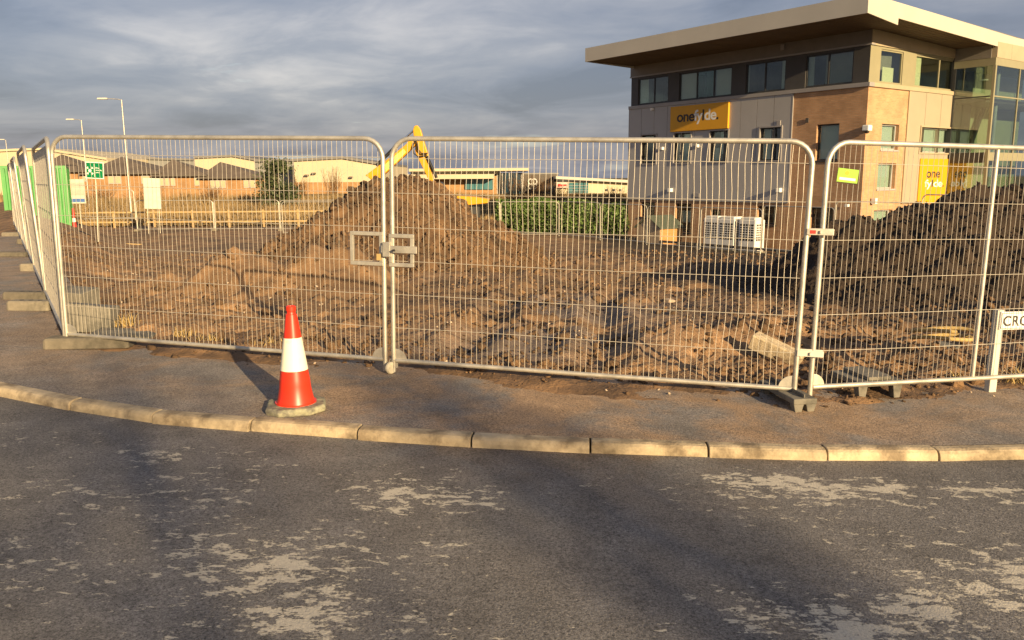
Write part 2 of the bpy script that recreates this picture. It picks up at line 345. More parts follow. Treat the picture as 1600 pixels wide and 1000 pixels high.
def base_level(x, y):
    d = sdist(x, y) 
    de = np.where(d > 0, np.maximum(d, np.minimum(y-8, 6*d)), d)
    de = de + .30*np.exp(-((x-.3)/1.25)**2)*(d < .6)
    h = np.interp(de, [-3, -.7, -.3, 0, .4, 1.5, 4, 7, 12, 20, 32, 60], [-.6, -.22, -.06, -.012, .02, .0, -.10, -.25, -.55, -1.05, -1.7, -1.75])
    h = h + zp(x)*(1-sstep(d, 2, 14)) - .38*sstep(x, 4, 15)*sstep(d, 14, 28)
    return h, d
def track(x, y):
    c = -.4+.30*(y-7); return np.clip(np.exp(-((x-c-.25*np.sin(y*.8))/(1.05+.04*y))**2)*sstep(y, 6.2, 7.4)*(1-sstep(y, 12.5, 15))*sstep(fbm(x, y, .9, 4, .55, 55), -.28, .02), 0, 1)
def terrain(x, y):
    h, d = base_level(x, y)
    amp = sstep(d, -.2, 1.2)
    far = 1-.88*sstep(y, 22, 46)
    h = h + amp*far*((1-.75*track(x, y))*(.18*fbm(x, y, .40, 3, .5, 3) + .10*fbm(x, y, 1.2, 5, .6, 9) + .065*(billow(x, y, 3.6, 5, .68, 21)-.5)))
    h = h + sstep(d, -.6, .2)*(1-amp)*.06*fbm(x, y, 2.2, 4, .6, 33)
    # wheel ruts running in from the gate, low spoil bank, shallow dig on the left
    for off in (-.7, .75):
        rx = x-(-.1+.16*(y-7)+off+.12*np.sin(y*.9)); h = h - .07*np.exp(-(rx/.22)**2)*sstep(d, .3, 1.5)*(1-sstep(d, 7, 9)) + .05*np.exp(-((np.abs(rx)-.36)/.13)**2)*sstep(d, .3, 1.5)*(1-sstep(d, 7, 9))
    bank = np.exp(-((y-(13.0+.12*(x+3)))/.75)**2)*sstep(x, -6.5, -4.2)*(1-sstep(x, -2.6, -1.4)); h = h + .60*bank*(1+.5*fbm(x, y, 1.6, 4, .55, 5))
    dig = .5*sstep(d, 2.6, 3.6)*(1-sstep(d, 6.5, 8.5))*(1-sstep(x, -4.6, -3.6)); h = h - .28*dig
    spill = np.exp(-(((x-2.3)/1.1)**2 + ((y-8.9-.5*(x-2.3))/.55)**2)); h = h + .2*spill*(1+.8*fbm(x, y, 2.5, 4, .55, 8))
    return h
def TZ(x, y): return float(terrain(np.array([float(x)]), np.array([float(y)]))[0])

# --- ground sheet to the horizon
g = MB(); g.add([(-1500, -600, -2.32), (1500, -600, -2.32), (1500, 2500, -2.32), (-1500, 2500, -2.32)], [(0, 1, 2, 3)]); struct(g.obj('ground', 'land'))
# --- site earth
ys = [5.6]
while ys[-1] < 66: ys.append(ys[-1] + .030*max(1, ys[-1]/7)**1.5)
ys = np.array(ys); NC = 560; q = np.linspace(-1, 1, NC)
Y = np.repeat(ys[:, None], NC, 1); X = q[None]*(.80*Y+3.5)
Zt = terrain(X, Y); dd = sdist(X, Y)
edge = np.maximum(sstep(np.abs(q)[None]*np.ones_like(Y), .97, 1), sstep(Y, 63, 66)); Zt = Zt - .6*edge
dark = sstep(X+.35*fbm(X, Y, .7, 4, .55, 40)*6, 2.6, 6.5)*sstep(Y, 9.0, 11.5) + sstep(fbm(X, Y, .35, 5, .6, 50), .12, .3)*.45*sstep(dd, 2, 5) + .55*sstep(dd, -.4, .1)*(1-sstep(dd, .3, 1.0))*sstep(fbm(X, Y, 2, 4, .6, 61), -.05, .15)
dark = dark + .8*sstep(X, -5.6, -4.8)*0
dark = np.clip(dark, 0, 1)
site = struct(np_obj('site_ground', np.stack([X, Y, Zt], -1).reshape(-1, 3), grid_faces(*Y.shape), 'dirt', None, True, {'dark': dark, 'track': track(X, Y)*sstep(dd, .3, 1.0)}))

def ico():
    t = (1+5**.5)/2
    v = np.array([(-1, t, 0), (1, t, 0), (-1, -t, 0), (1, -t, 0), (0, -1, t), (0, 1, t), (0, -1, -t), (0, 1, -t), (t, 0, -1), (t, 0, 1), (-t, 0, -1), (-t, 0, 1)], float)
    v /= np.linalg.norm(v[0])
    f = np.array([(0, 11, 5), (0, 5, 1), (0, 1, 7), (0, 7, 10), (0, 10, 11), (1, 5, 9), (5, 11, 4), (11, 10, 2), (10, 7, 6), (7, 1, 8), (3, 9, 4), (3, 4, 2), (3, 2, 6), (3, 6, 8), (3, 8, 9), (4, 9, 5), (2, 4, 11), (6, 2, 10), (8, 6, 7), (9, 8, 1)])
    return v, f
IV, IF = ico()
def clods(name, pts, size, m, parent, flat=.75):
    n = len(pts); v = IV[None]*(1+.38*(rng.random((n, 12, 1))-.5)*1.6)
    sc = size[:, None]*(.65+.7*rng.random((n, 3))); sc[:, 2] *= flat
    v = v*sc[:, None, :]; a = rng.random(n)*6.283; ca, sa = np.cos(a)[:, None], np.sin(a)[:, None]
    x = v[..., 0]*ca - v[..., 1]*sa; y = v[..., 0]*sa + v[..., 1]*ca
    tl = (rng.random((n, 1))-.5)*1.2; z = v[..., 2] + x*tl
    V = np.stack([x, y, z], -1) + pts[:, None, :]
    F = (IF[None] + (np.arange(n)*12)[:, None, None]).reshape(-1, 3)
    return stuff(np_obj(name, V.reshape(-1, 3), F, m, parent, True))
# crumbs of earth lying on the site
n = 22000; u = rng.random(n)**1.7; py_ = 6.2+u*28; px_ = (rng.random(n)*2-1)*(.72*py_+1.2)
dn = sdist(px_, py_); keep = (dn > -.12) & ((dn > .35) | (rng.random(n) < .75)) & (fbm(px_, py_, .8, 3, .5, 70) > -.2)
px_, py_ = px_[keep], py_[keep]; sz = np.exp(rng.normal(-4.1, .6, len(px_))); sz = np.clip(sz, .005, .075)*np.where(sdist(px_, py_) < .2, .5, 1)*(.8+py_/40)
clods('earth_crumbs', np.stack([px_, py_, terrain(px_, py_)+sz*.25], -1), sz, 'clod', site)
n = 420; u = rng.random(n)**1.4; px_ = (rng.random(n)*2-1)*8; py_ = 6.3+u*12; k = sdist(px_, py_) > -.1; px_, py_ = px_[k], py_[k]
sz = np.clip(np.exp(rng.normal(-4.5, .5, len(px_))), .005, .03); clods('pale_stones', np.stack([px_, py_, np.maximum(terrain(px_, py_), np.where(sdist(px_, py_) < .1, zp(px_), -9))+sz*.4], -1), sz, 'stone', site)

# --- kerb line
topb = [(0, 597), (130, 622), (255, 640), (403, 652), (567, 664), (741, 675), (922, 684), (1102, 690), (1283, 695), (1452, 696), (1600, 693)]
K = [G(*p)[:2] for p in topb]
left = [K[0]]; dl = K[0]-K[1]; ang = math.atan2(dl[1], dl[0]); tgt = math.atan2(RUN[1], RUN[0])
while len(left) < 26:
    ang += max(-.13, min(.13, tgt-ang)); left.append(left[-1] + .74*np.array([math.cos(ang), math.sin(ang)]))
right = [K[-1]]; dr = K[-1]-K[-2]; ang = math.atan2(dr[1], dr[0]); tgt = math.atan2(P3d[1], P3d[0])
while len(right) < 22:
    ang += max(-.06, min(.06, tgt-ang)); right.append(right[-1] + .85*np.array([math.cos(ang), math.sin(ang)]))
KL = np.array(left[::-1][:-1] + K + right[1:])
# smooth interpolation of the kerb line
def offset(line, o):                                         # to the right of travel (+) = towards the road
    t = np.gradient(line, axis=0); t /= np.linalg.norm(t, axis=1)[:, None]; nrm = np.stack([t[:, 1], -t[:, 0]], -1); return line + nrm*o
UPSTAND = .072
kerb = struct(empty('kerb'))
KF = offset(KL, .125)
prof = lambda: None
for i in range(len(KL)-1):
    a, b, fa, fb = KL[i], KL[i+1], KF[i], KF[i+1]
    e = (b-a)/np.linalg.norm(b-a); gap = .006; a = a+e*gap; b = b-e*gap; fa = fa+e*gap; fb = fb-e*gap
    jz = rng.normal(0, .0025); jo = rng.normal(0, .004); nr = np.array([e[1], -e[0]])*jo
    m = MB(); vs = []
    for (p, f) in ((a, fa), ((a+b)/2, (fa+fb)/2), (b, fb)):
        p = p+nr; f = f+nr; z = float(zp(p[0]))+jz; w = f-p
        for t, dz in ((0, -.2), (0, .004), (.55, .006), (.80, 0), (.93, -.014), (1.0, -.036), (1.08, -.2)):
            vs.append((*(p+w*t), z+dz))
    fs = []
    for s in range(2):
        for k in range(6): fs.append((s*7+k, s*7+k+1, (s+1)*7+k+1, (s+1)*7+k))
        fs.append((s*7+6, s*7, (s+1)*7, (s+1)*7+6))
    fs += [tuple(range(7))[::-1], tuple(range(14, 21))]
    m.add(vs, fs); m.obj('kerb_stone', 'kerb', kerb, bevel=.006)
# --- pavement: strip between kerb back and a line inside the fence
def resample(line, n):
    s = np.r_[0, np.cumsum(np.linalg.norm(np.diff(line, axis=0), axis=1))]; q = np.linspace(0, s[-1], n); return np.stack([np.interp(q, s, line[:, k]) for k in (0, 1)], -1)
kin = resample(offset(KL, .006), 900)
inner = np.array([A[:2]+RUN*18+np.array([.35, .2]), A[:2]+np.array([.15, .55]), B[:2]+np.array([.1, .5]), Cj[:2]+np.array([.1, .5]), E3+np.array([0, .5]), E3+P3d*16+np.array([0, .5])])
pin = resample(inner, 900)
ts = np.linspace(0, 1, 60)[:, None, None]; PV = kin[None]*(1-ts) + pin[None]*ts
pd = sdist(PV[..., 0], PV[..., 1])
mudp = np.clip(sstep(pd, -1.9, -.2)*(.55+.6*np.exp(-((PV[..., 0]-.3)/2.6)**2)) + .75*np.exp(-(((PV[..., 0]-.3)/1.9)**2)), 0, 1)
wearp = np.clip(.25*np.exp(-((PV[..., 0]-5)/2)**2)-.02+.0*pd, 0, 1)
pz = zp(PV[..., 0]) + .012*fbm(PV[..., 0], PV[..., 1], .8, 3, .5, 12)*sstep(np.broadcast_to(ts[..., 0], pd.shape), .02, .2)
struct(np_obj('pavement', np.concatenate([PV, pz[..., None]], -1).reshape(-1, 3), grid_faces(60, 900)[:, ::-1], 'path_tarmac', None, True, {'mud': mudp, 'wear': wearp}))
# --- road
kout = resample(offset(KL, .118), 500); outer = np.stack([np.interp(np.linspace(0, 1, 500), [0, .25, .45, .7, 1], [-60, -40, -8, 20, 70]), np.interp(np.linspace(0, 1, 500), [0, .25, .45, .7, 1], [14, -18, -26, -24, -8])], -1)
tt = (np.linspace(0, 1, 220)**2.4)[:, None, None]; RV = kout[None]*(1-tt) + outer[None]*tt
rx, ry = RV[..., 0], RV[..., 1]
wear = .20*np.ones_like(rx)
for (u_, v_, rr, st) in ((300, 770, .55, .30), (250, 715, .22, .35), (640, 775, .40, .42), (735, 778, .25, .55), (430, 880, .40, .45), (330, 850, .3, .35), (120, 770, .4, .3), (830, 900, .4, .12), (1150, 745, .28, .55), (1260, 755, .35, .60), (1380, 760, .32, .62), (1500, 762, .3, .55), (1580, 770, .25, .5), (1180, 950, .26, .52), (1300, 975, .28, .60), (1420, 950, .26, .55), (1530, 930, .26, .52), (1600, 900, .25, .42), (700, 855, .25, .35), (480, 960, .3, .42), (640, 980, .3, .3), (60, 880, .35, .25)):
    p = G(u_, v_, -UPSTAND); wear = np.maximum(wear, .20+.78*st*np.exp(-((rx-p[0])**2+(ry-p[1])**2*1.5)/rr**2))
wear = wear - .38*np.exp(-((rx-.75)/.75)**2-((ry-3.75+.25*(rx-.6))/.55)**2) + .25*fbm(rx, ry, .9, 4, .5, 80)
kd = np.linalg.norm(RV - kout[None], axis=-1)
wear = wear - .3*(1-sstep(kd, .15, .5))
mudr = np.clip(.5*np.exp(-kd/.3)*np.exp(-((rx-.2)/2.4)**2) + .25*np.exp(-((rx-.5)/1.2)**2)*np.exp(-kd/1.5), 0, 1)
rz = zp(rx) - UPSTAND + .006*np.exp(-kd/.05)
struct(np_obj('road', np.concatenate([RV, rz[..., None]], -1).reshape(-1, 3), grid_faces(220, 500), 'road_tarmac', None, True, {'mud': mudr, 'wear': wear}))

# --- rough field rising gently behind the far fences
xf = np.linspace(-110, 110, 120); yf = np.linspace(61, 150, 60); XF, YF = np.meshgrid(xf, yf)
def field(x, y): return np.interp(y, [60, 64, 88, 110, 150], [-1.9, -1.72, -.55, -.5, -.5]) + .25*fbm(x, y, .12, 3, .5, 400)
struct(np_obj('field', np.stack([XF, YF, field(XF, YF)], -1).reshape(-1, 3), grid_faces(*XF.shape), 'land', None, True))
# ================================================================== FENCES
def U_path(w, h, rad, x0=0.0, zb=0.0, n=7):
    p = [(x0, 0, zb), (x0, 0, h-rad)]
    p += [(x0+rad-rad*math.cos(t), 0, h-rad+rad*math.sin(t)) for t in np.linspace(0, math.pi/2, n)[1:]]
    p += [(x0+w-rad+rad*math.sin(t), 0, h-rad+rad*math.cos(t)) for t in np.linspace(0, math.pi/2, n)]
    p += [(x0+w, 0, zb)]; return p
def near_panel(name, a, b, label, lean=0.0, zrail=.125, seed=1, top=2.03, rad=.17, bend=.5, midpost=None, za=None, zb=None):
    """mesh panel from ground point a to b; every wire is its own part"""
    rg = random.Random(seed); a = np.array(a); b = np.array(b); w = float(np.linalg.norm(b[:2]-a[:2]))
    root = empty(name, (a[0], a[1], float(zp(a[0]) if za is None else za)), math.atan2(b[1]-a[1], b[0]-a[0]))
    dz = float((zp(b[0]) if zb is None else zb)-(zp(a[0]) if za is None else za)); root.rotation_euler = (lean, -math.atan2(dz, w), root.rotation_euler.z)
    MB().tube(U_path(w-.044, top, rad, .022, .02), .0205, 14).obj('bent_tube_frame', 'steel', root, True)
    MB().tube([(.04, 0, zrail), (w*.5, 0, zrail-.004), (w-.04, 0, zrail)], .0195, 12).obj('bottom_rail', 'steel', root, True)
    for x0, sg in ((.04, 1), (w-.04, -1)):                      # half-round foot plates
        pl = [(x0, -.004, zrail)] + [(x0+sg*.105*math.cos(t), -.004, zrail+.105*math.sin(t)) for t in np.linspace(0, math.pi/2, 8)] 
        MB().prism(pl, (0, .006, 0)).obj('gusset_plate', 'steel', root)
    zs = [zrail + (top-zrail)*k/6.55 for k in range(1, 7)]
    for z in zs:
        pts = [(x, -.006+.004*math.sin(x*2.1+z), z + .004*math.sin(x*1.7+seed+z*3)) for x in np.linspace(.02, w-.02, 16)]
        MB().tube(pts, .0023, 6).obj('horizontal_wire', 'wire', root, True)
    nW = int(round((w-.09)/.0475)); zl = [zrail-.01]+zs+[top]
    dents = [(rg.uniform(.3, w-.3), rg.choice(zs), rg.uniform(.3, .55), rg.uniform(-.022, .022)) for _ in range(9)]
    for k in range(nW):
        x = .07 + (w-.14)*k/(nW-1); zt = top
        if x < rad: zt = top-rad+math.sqrt(max(0, rad*rad-(rad-x)**2))
        if x > w-rad: zt = top-rad+math.sqrt(max(0, rad*rad-(x-w+rad)**2))
        pts = []
        for z in np.linspace(zrail-.01, zt+.005, 22):
            dx = sum(am*math.exp(-((x-cx)/sp)**2-((z-cz)/.16)**2) for cx, cz, sp, am in dents)*bend + .0016*math.sin(7*z+k*1.7)+.0012*math.sin(17*z+k*2.9)
            pts.append((x+dx, .001+.005*math.sin(9*z+k*2.3)*bend, z))
        MB().tube(pts, .0020, 5).obj('vertical_wire', 'wire', root, True)
    if midpost: MB().tube([(midpost, .012, zrail), (midpost, .012, top)], .0195, 12).obj('middle_post', 'steel', root, True)
    return tag(root, label, 'fence', 'site fence panels along the pavement')
p1 = near_panel('site_fence', A, B, 'galvanised mesh fence panel behind the traffic cone, hinged half of the gate', seed=3)
p2 = near_panel('site_fence', B+np.array([.035, -.02, 0]), Cj, 'galvanised mesh gate panel standing on a caster wheel, soil heap behind', seed=5, bend=.8)
p3 = near_panel('site_fence', (Cj[0]+.085, Cj[1]+.01), E3, 'galvanised mesh fence panel with a small lime green sign and a middle post', seed=8, midpost=1.58, zrail=.14)
p4 = near_panel('site_fence', (E3[0]+.06, E3[1]+.01), E4, 'galvanised mesh fence panel next beyond the street name sign', seed=12)
# gate furniture
w1 = float(np.linalg.norm(B[:2]-A[:2])); w2 = float(np.linalg.norm(Cj[:2]-B[:2]))
def sq_frame(parent, x0, x1, z0, z1, name='latch_frame'):
    t = .032; m = MB(); m.box(x0, x1, -.034, -.006, z1-t, z1); m.box(x0, x1, -.034, -.006, z0, z0+t); m.box(x0, x0+t, -.0345, -.0055, z0+t, z1-t); m.box(x1-t, x1, -.0345, -.0055, z0+t, z1-t); return m.obj(name, 'steel', parent, bevel=.003)
sq_frame(p1, w1-.325, w1-.02, .955, 1.245); sq_frame(p2, .0, .225, .955, 1.235)
bo = MB().box(-.06, .26, -.058, -.038, 1.075, 1.135).obj('slide_bolt', 'steel', p2, bevel=.003); MB().tube([(.06, -.06, 1.10), (.06, -.1, 1.10), (.085, -.105, 1.10)], .008, 8).obj('bolt_handle', 'dark_steel', bo, True)
MB().box(-.045, .02, -.064, -.03, 1.04, 1.165).obj('bolt_keeper', 'steel', p2, bevel=.003)
pk = MB().box(-.085, -.05, -.06, -.042, 1.005, 1.06).obj('padlock', 'straw', p1); pk.location.x = w1+.02
cf = MB().box(-.012, .042, -.028, -.024, .055, .13).box(-.012, .042, .024, .028, .055, .13).box(-.012, .042, -.0285, .0285, .125, .131).obj('caster_fork', 'steel', p2)
cf.rotation_euler.z = R(70); cf.location.x = .01
wh = MB().lathe([(.012, -.021), (.048, -.021), (.055, -.012), (.055, .012), (.048, .021), (.012, .021)], 24).obj('caster_wheel', 'nylon', p2, True); wh.rotation_euler = (R(90), 0, R(70)); wh.location = (.0, -.02, .058)
# coupler clips between panels 2 and 3
for z, nm in ((1.36, 0), (.42, 1)):
    c = MB().box(-.045, .15, -.034, -.026, z-.024, z+.024).box(-.045, .15, .026, .034, z-.024, z+.024).box(.045, .062, -.05, .05, z-.012, z+.012).obj('clip', 'steel' if nm == 0 else 'dirty_white', p2, bevel=.003); c.location.x = w2-.02
    if nm == 0: d = MB().box(-.02, .02, -.038, -.0345, z-.013, z+.013).obj('label', 'red', c)
# small lime sign on panel 3
sg = empty('safety_sign', (0, 0, 0)); M3 = p3.matrix_basis
tl = G(1303, 262); 
def on_plane(px, py, a, b):                                    # pixel -> (along, z) in the vertical plane through ground points a,b
    a = np.array(a[:2]); e = np.array(b[:2])-a; e /= np.linalg.norm(e); nrm = np.array([e[1], -e[0]]); d = ray(px, py); t = ((a-EY[:2])@nrm)/(d[:2]@nrm); p = EY+d*t; return float((p[:2]-a)@e), float(p[2])
s0, z0 = on_plane(1303, 262, Cj, E3); s1, z1 = on_plane(1334, 283, Cj, E3)
p3o = np.array([Cj[0], Cj[1]]); sg.location = (*(p3o+P3d*s0), z1); sg.rotation_euler.z = math.atan2(P3d[1], P3d[0]); sg.rotation_euler.y = R(6)
sw, sh = s1-s0, z0-z1
MB().box(0, sw, -.042, -.039, 0, sh).obj('board', 'lime', sg); MB().box(.02, sw-.02, -.0435, -.0425, sh*.16, sh*.34).obj('pale_lettering', 'white', sg)
MB().lathe([(.017, 0), (.017, .001)], 20).obj('emblem', 'sign_amber', sg).matrix_basis = Matrix.Translation((sw*.45, -.0425, sh*.68)) @ Matrix.Rotation(R(90), 4, 'X')
tag(sg, 'small lime green notice with pale lettering tied to the mesh', 'sign')

# run of panels going off to the left and the far rows: frames with joined wires
def panel_proto(nw, r, rt, w=3.46, h=2.0):
    root = empty('site_fence'); MB().tube(U_path(w, h, .18, 0, .02), rt, 10).obj('bent_tube_frame', 'steel', root, True)
    MB().tube([(0, 0, .13), (w, 0, .13)], rt, 8).obj('bottom_rail', 'steel', root, True)
    m = MB()
    for k in range(nw):
        x = .08+(w-.16)*k/(nw-1); m.tube([(x, 0, .13), (x+.004*math.sin(k*2.3), .004*math.sin(k), .9), (x, 0, 1.94)], r, 4)
    for k in range(1, 7): m.tube([(0, 0, .13+k*.285), (w, 0, .13+k*.285)], r, 4)
    stuff(m.obj('mesh_wires', 'wire', root)); return root
pp = panel_proto(44, .0021, .021); first = True
def lvl(x, y): return TZ(x, y) if sdist(np.array([x]), np.array([y]))[0] > .25 else float(zp(x))
leans = [-.012, .035, -.02, .03, .0, .02, -.02]; 
for k in range(0, 7):
    o = pp if first else copy_tree(pp); first = False
    a, b = run[k+1], run[k]; o.location = (a[0], a[1], float(zp(a[0]))-.02); o.rotation_euler = (leans[k], 0, math.atan2(b[1]-a[1], b[0]-a[0]))
    tag(o, 'galvanised mesh panel joined at the corner post of the gate line' if k == 0 else '%s galvanised mesh panel back from the corner post in the receding row' % ORD[k], 'fence', None if k == 0 else 'fence panels in the receding row')
# feet
def foot_block(name, loc, rz, L_=.70, W_=.22, H_=.115, mt='concrete', label='', group=None):
    m = MB(); c = .035
    prof_ = [(-W_/2, 0), (W_/2, 0), (W_/2-.012, H_-.02), (W_/2-.03, H_), (-W_/2+.03, H_), (-W_/2+.012, H_-.02)]
    vs = [(x, y, z) for x in (-L_/2, -L_/2+.03, L_/2-.03, L_/2) for (y, z) in prof_]
    for i, v in enumerate(vs):
        if i < 6 or i >= 18: vs[i] = (v[0], v[1]*.86, v[2]*(.93 if v[2] > .01 else 1))
    fs = [(s*6+k, s*6+(k+1) % 6, (s+1)*6+(k+1) % 6, (s+1)*6+k) for s in range(3) for k in range(6)] + [tuple(range(6))[::-1], tuple(range(18, 24))]
    m.add(vs, fs); root = m.obj(name, mt, None, bevel=.008); root.location = loc; root.rotation_euler.z = rz
    for x in (-.12, 0, .12):
        MB().lathe([(.026, 0), (.026, .002)], 16, (x, 0, H_+.0005)).obj('post_hole', 'black', root)
    return tag(root, label, 'block', group)
ca = A+np.array([.22, -.02, 0])
foot_block('ballast_block', (A[0]+.26, A[1]-.03, float(zp(A[0]))), R(3), .82, .24, .105, label='long grey concrete block under the corner post of the fence', group='concrete feet of the site fence')
for k, (dx, rz) in enumerate(((-.20, -7), (-.05, 9), (-.18, -5), (-.02, 14), (-.1, -4))):
    p = run[k+1]; foot_block('ballast_block', (p[0]+dx, p[1]+(.0, .25, -.2, .3, 0)[k], float(zp(p[0]))), R(rz), (.72, .60, .66, .5, .7)[k], .21, (.11, .13, .09, .12, .11)[k], label='weathered concrete foot under the %s joint back from the corner post' % ORD[k], group='concrete feet of the site fence')
pe = G(50, 484); foot_block('ballast_block', (pe[0], pe[1], float(zp(pe[0]))), R(-5), .55, .2, .12, label='pale concrete block on the tarmac between corner post and next foot', group='concrete feet of the site fence')
def plastic_foot(name, loc, rz, s, label, tip=0.0):
    root = empty(name, loc, rz); m = MB(); L_, W_, H_ = s
    m.box(-L_/2, L_/2, -W_/2, W_/2, H_-.045, H_)
    top = m.obj('deck', 'block_grey', root, bevel=.008)
    for x in (-L_/2+.045, L_/2-.045):
        for y in (-W_/2+.04, W_/2-.04):
            MB().prism([(x-.042, y-.036, H_-.044), (x+.042, y-.036, H_-.044), (x+.026, y-.034, 0), (x-.026, y-.034, 0)], (0, .07, 0)).obj('leg', 'block_grey', root, bevel=.005)
    MB().box(-L_/2+.1, L_/2-.1, -W_/2+.02, W_/2-.02, H_+.001, H_+.03).obj('raised_pad', 'block_grey', root, bevel=.006)
    return tag(root, label, 'block', 'moulded feet of the site fence')
pf = G(1245, 641); plastic_foot('ballast_block', (pf[0]+.0, pf[1]+.25, float(zp(pf[0]))), R(8), (.19, .62, .105), 'moulded grey foot holding the two posts beside the lime notice')
pf = G(1362, 622); plastic_foot('ballast_block', (pf[0]+.02, pf[1]+.18, float(zp(pf[0]))), R(10), (.40, .42, .15), 'loose moulded grey foot standing under the bottom rail near the street sign')

# ================================================================== TRAFFIC CONE
pc = G(463, 639)
cone = empty('traffic_cone', (pc[0], pc[1], float(zp(pc[0]))), R(12))
octo = []; s_ = .205
for (x, y) in ((-s_, -s_*.55), (-s_*.55, -s_), (s_*.55, -s_), (s_, -s_*.55), (s_, s_*.55), (s_*.55, s_), (-s_*.55, s_), (-s_, s_*.55)): octo.append((x+random.uniform(-.008, .008), y+random.uniform(-.008, .008)))
m = MB(); ring = [(1, 0), (1.02, .03), (.97, .052), (.5, .056)]
vs = [(x*f, y*f, z) for f, z in ring for x, y in octo]; m.add(vs, [(i*8+k, i*8+(k+1) % 8, (i+1)*8+(k+1) % 8, (i+1)*8+k) for i in range(3) for k in range(8)] + [tuple(range(8))[::-1], tuple(range(24, 32))]); m.obj('base', 'cone_base', cone, bevel=.008)
H0 = .05
def cr_(z): return .128-(.128-.034)*((z-H0-.05)/.66) if z > H0+.16 else .128-(.094)*(.11/.66)+(.028)*((H0+.16-z)/.16)**1.6
lo = [(cr_(z), z) for z in np.linspace(H0+.012, H0+.255, 12)]
MB().lathe([(.142, H0), (.150, H0+.004), (.150, H0+.014)]+lo, 56).obj('lower_body', 'cone_red', cone, True)
MB().lathe([(cr_(z)+.0015, z) for z in np.linspace(H0+.255, H0+.495, 6)], 56).obj('reflective_sleeve', 'cone_white', cone, True)
up = [(cr_(z), z) for z in np.linspace(H0+.495, H0+.665, 5)]
MB().lathe(up+[(.033, H0+.668), (.031, H0+.675), (.031, H0+.69), (.036, H0+.694), (.036, H0+.722), (.030, H0+.728), (.024, H0+.728), (.022, H0+.70)], 48).obj('upper_body', 'cone_red', cone, True)
tag(cone, 'red and white traffic cone on a worn grey base at the kerb', 'traffic cone')

# ================================================================== STREET NAME SIGN
ps = G(1551, 612); sn = empty('street_sign', (ps[0], ps[1], float(zp(ps[0]))), R(12)); sn.rotation_euler.y = R(1.2)
s0, z0 = on_plane(1564, 487, ps, ps+np.array([.978, .208, 0])); zl = z0-float(zp(ps[0])); k = float(np.linalg.norm(ps[:2])/FPX)
sh = 29*ps[1]/FPX
for x in (.0, .98): MB().box(x-.036, x+.036, .0, .06, -.1, zl+.012).obj('post', 'dirty_white', sn, bevel=.006)
pl = MB().box(-.02, 1.05, -.016, -.002, zl-sh, zl).obj('plate', 'white', sn, bevel=.004)
for (x0, x1, zz0, zz1) in ((-.010, 1.04, zl-.014, zl-.010), (-.010, 1.04, zl-sh+.010, zl-sh+.014), (-.010, -.006, zl-sh+.0145, zl-.0145), (1.036, 1.04, zl-sh+.0145, zl-.0145)): MB().box(x0, x1, -.0185, -.0165, zz0, zz1).obj('border', 'sign_dark', sn)
text_obj('lettering', 'CROP', 'sign_dark', sn, Matrix.Translation((.008, -.0165, zl-sh+.031)) @ Matrix.Rotation(R(90), 4, 'X'), height=sh-.064, spacing=1.05, bold=.02, depth=.001)
bpy.context.view_layer.update()
tag(sn, 'white street name sign with black capitals on pale posts by the mesh', 'street sign')

# ================================================================== SOIL HEAPS
def heap(name, x0, x1, y0, y1, st, hf, m, label, nclod, csz, seed, darkf=None, cm='clod'):
    xs = np.arange(x0, x1, st); ys = np.arange(y0, y1, st); X, Y = np.meshgrid(xs, ys)
    Zb = terrain(X, Y); Hh = hf(X, Y); Z = Zb-.12+Hh
    jx = .35*st*(rng.random(X.shape)-.5); V = np.stack([X+jx, Y+jx.T[:1, :1] if 0 else Y, Z], -1).reshape(-1, 3)
    F = grid_faces(*X.shape); keep = (Hh.ravel()[F].max(1) > .03); F = F[keep]
    used = np.unique(F); mp = -np.ones(len(V), int); mp[used] = np.arange(len(used))
    dk = darkf(X, Y) if darkf else np.zeros_like(X)
    root = empty(name, (0, 0, 0)); np_obj('earth_body', V[used], mp[F], m, root, True, {'dark': dk.ravel()[used]})
    cx = rng.uniform(x0, x1, nclod*3); cy = rng.uniform(y0, y1, nclod*3); hh = hf(cx, cy); k = hh > .1; cx, cy, hh = cx[k][:nclod], cy[k][:nclod], hh[k][:nclod]
    sz = np.clip(np.exp(rng.normal(*csz, len(cx))), .012, .14); cz = terrain(cx, cy)-.12+hh
    big = np.argsort(-sz)[:90]; small = np.setdiff1d(np.arange(len(cx)), big)
    clods('crumbled_earth', np.stack([cx, cy, cz+sz*.2], -1)[small], sz[small], cm, root)
    protos = []
    for j in range(6):
        v = IV*(1+.5*(np.random.default_rng(j+seed).random((12, 1))-.5)); me = bpy.data.meshes.new('earth_clod'); me.from_pydata(v.tolist(), [], IF.tolist()); me.materials.append(MATS[cm]); protos.append(me)
    for i, j in enumerate(big):
        o = bpy.data.objects.new('earth_clod', protos[i % 6]); COL.objects.link(o); o.parent = root; o.location = (cx[j], cy[j], cz[j]+sz[j]*.15); s = sz[j]*1.15
        o.scale = (s*rng.uniform(.8, 1.3), s*rng.uniform(.8, 1.3), s*rng.uniform(.6, .95)); o.rotation_euler = (rng.uniform(-.5, .5), rng.uniform(-.5, .5), rng.uniform(0, 6))
    return tag(root, label, 'soil heap')
HP = D(634, 277, 20.5)
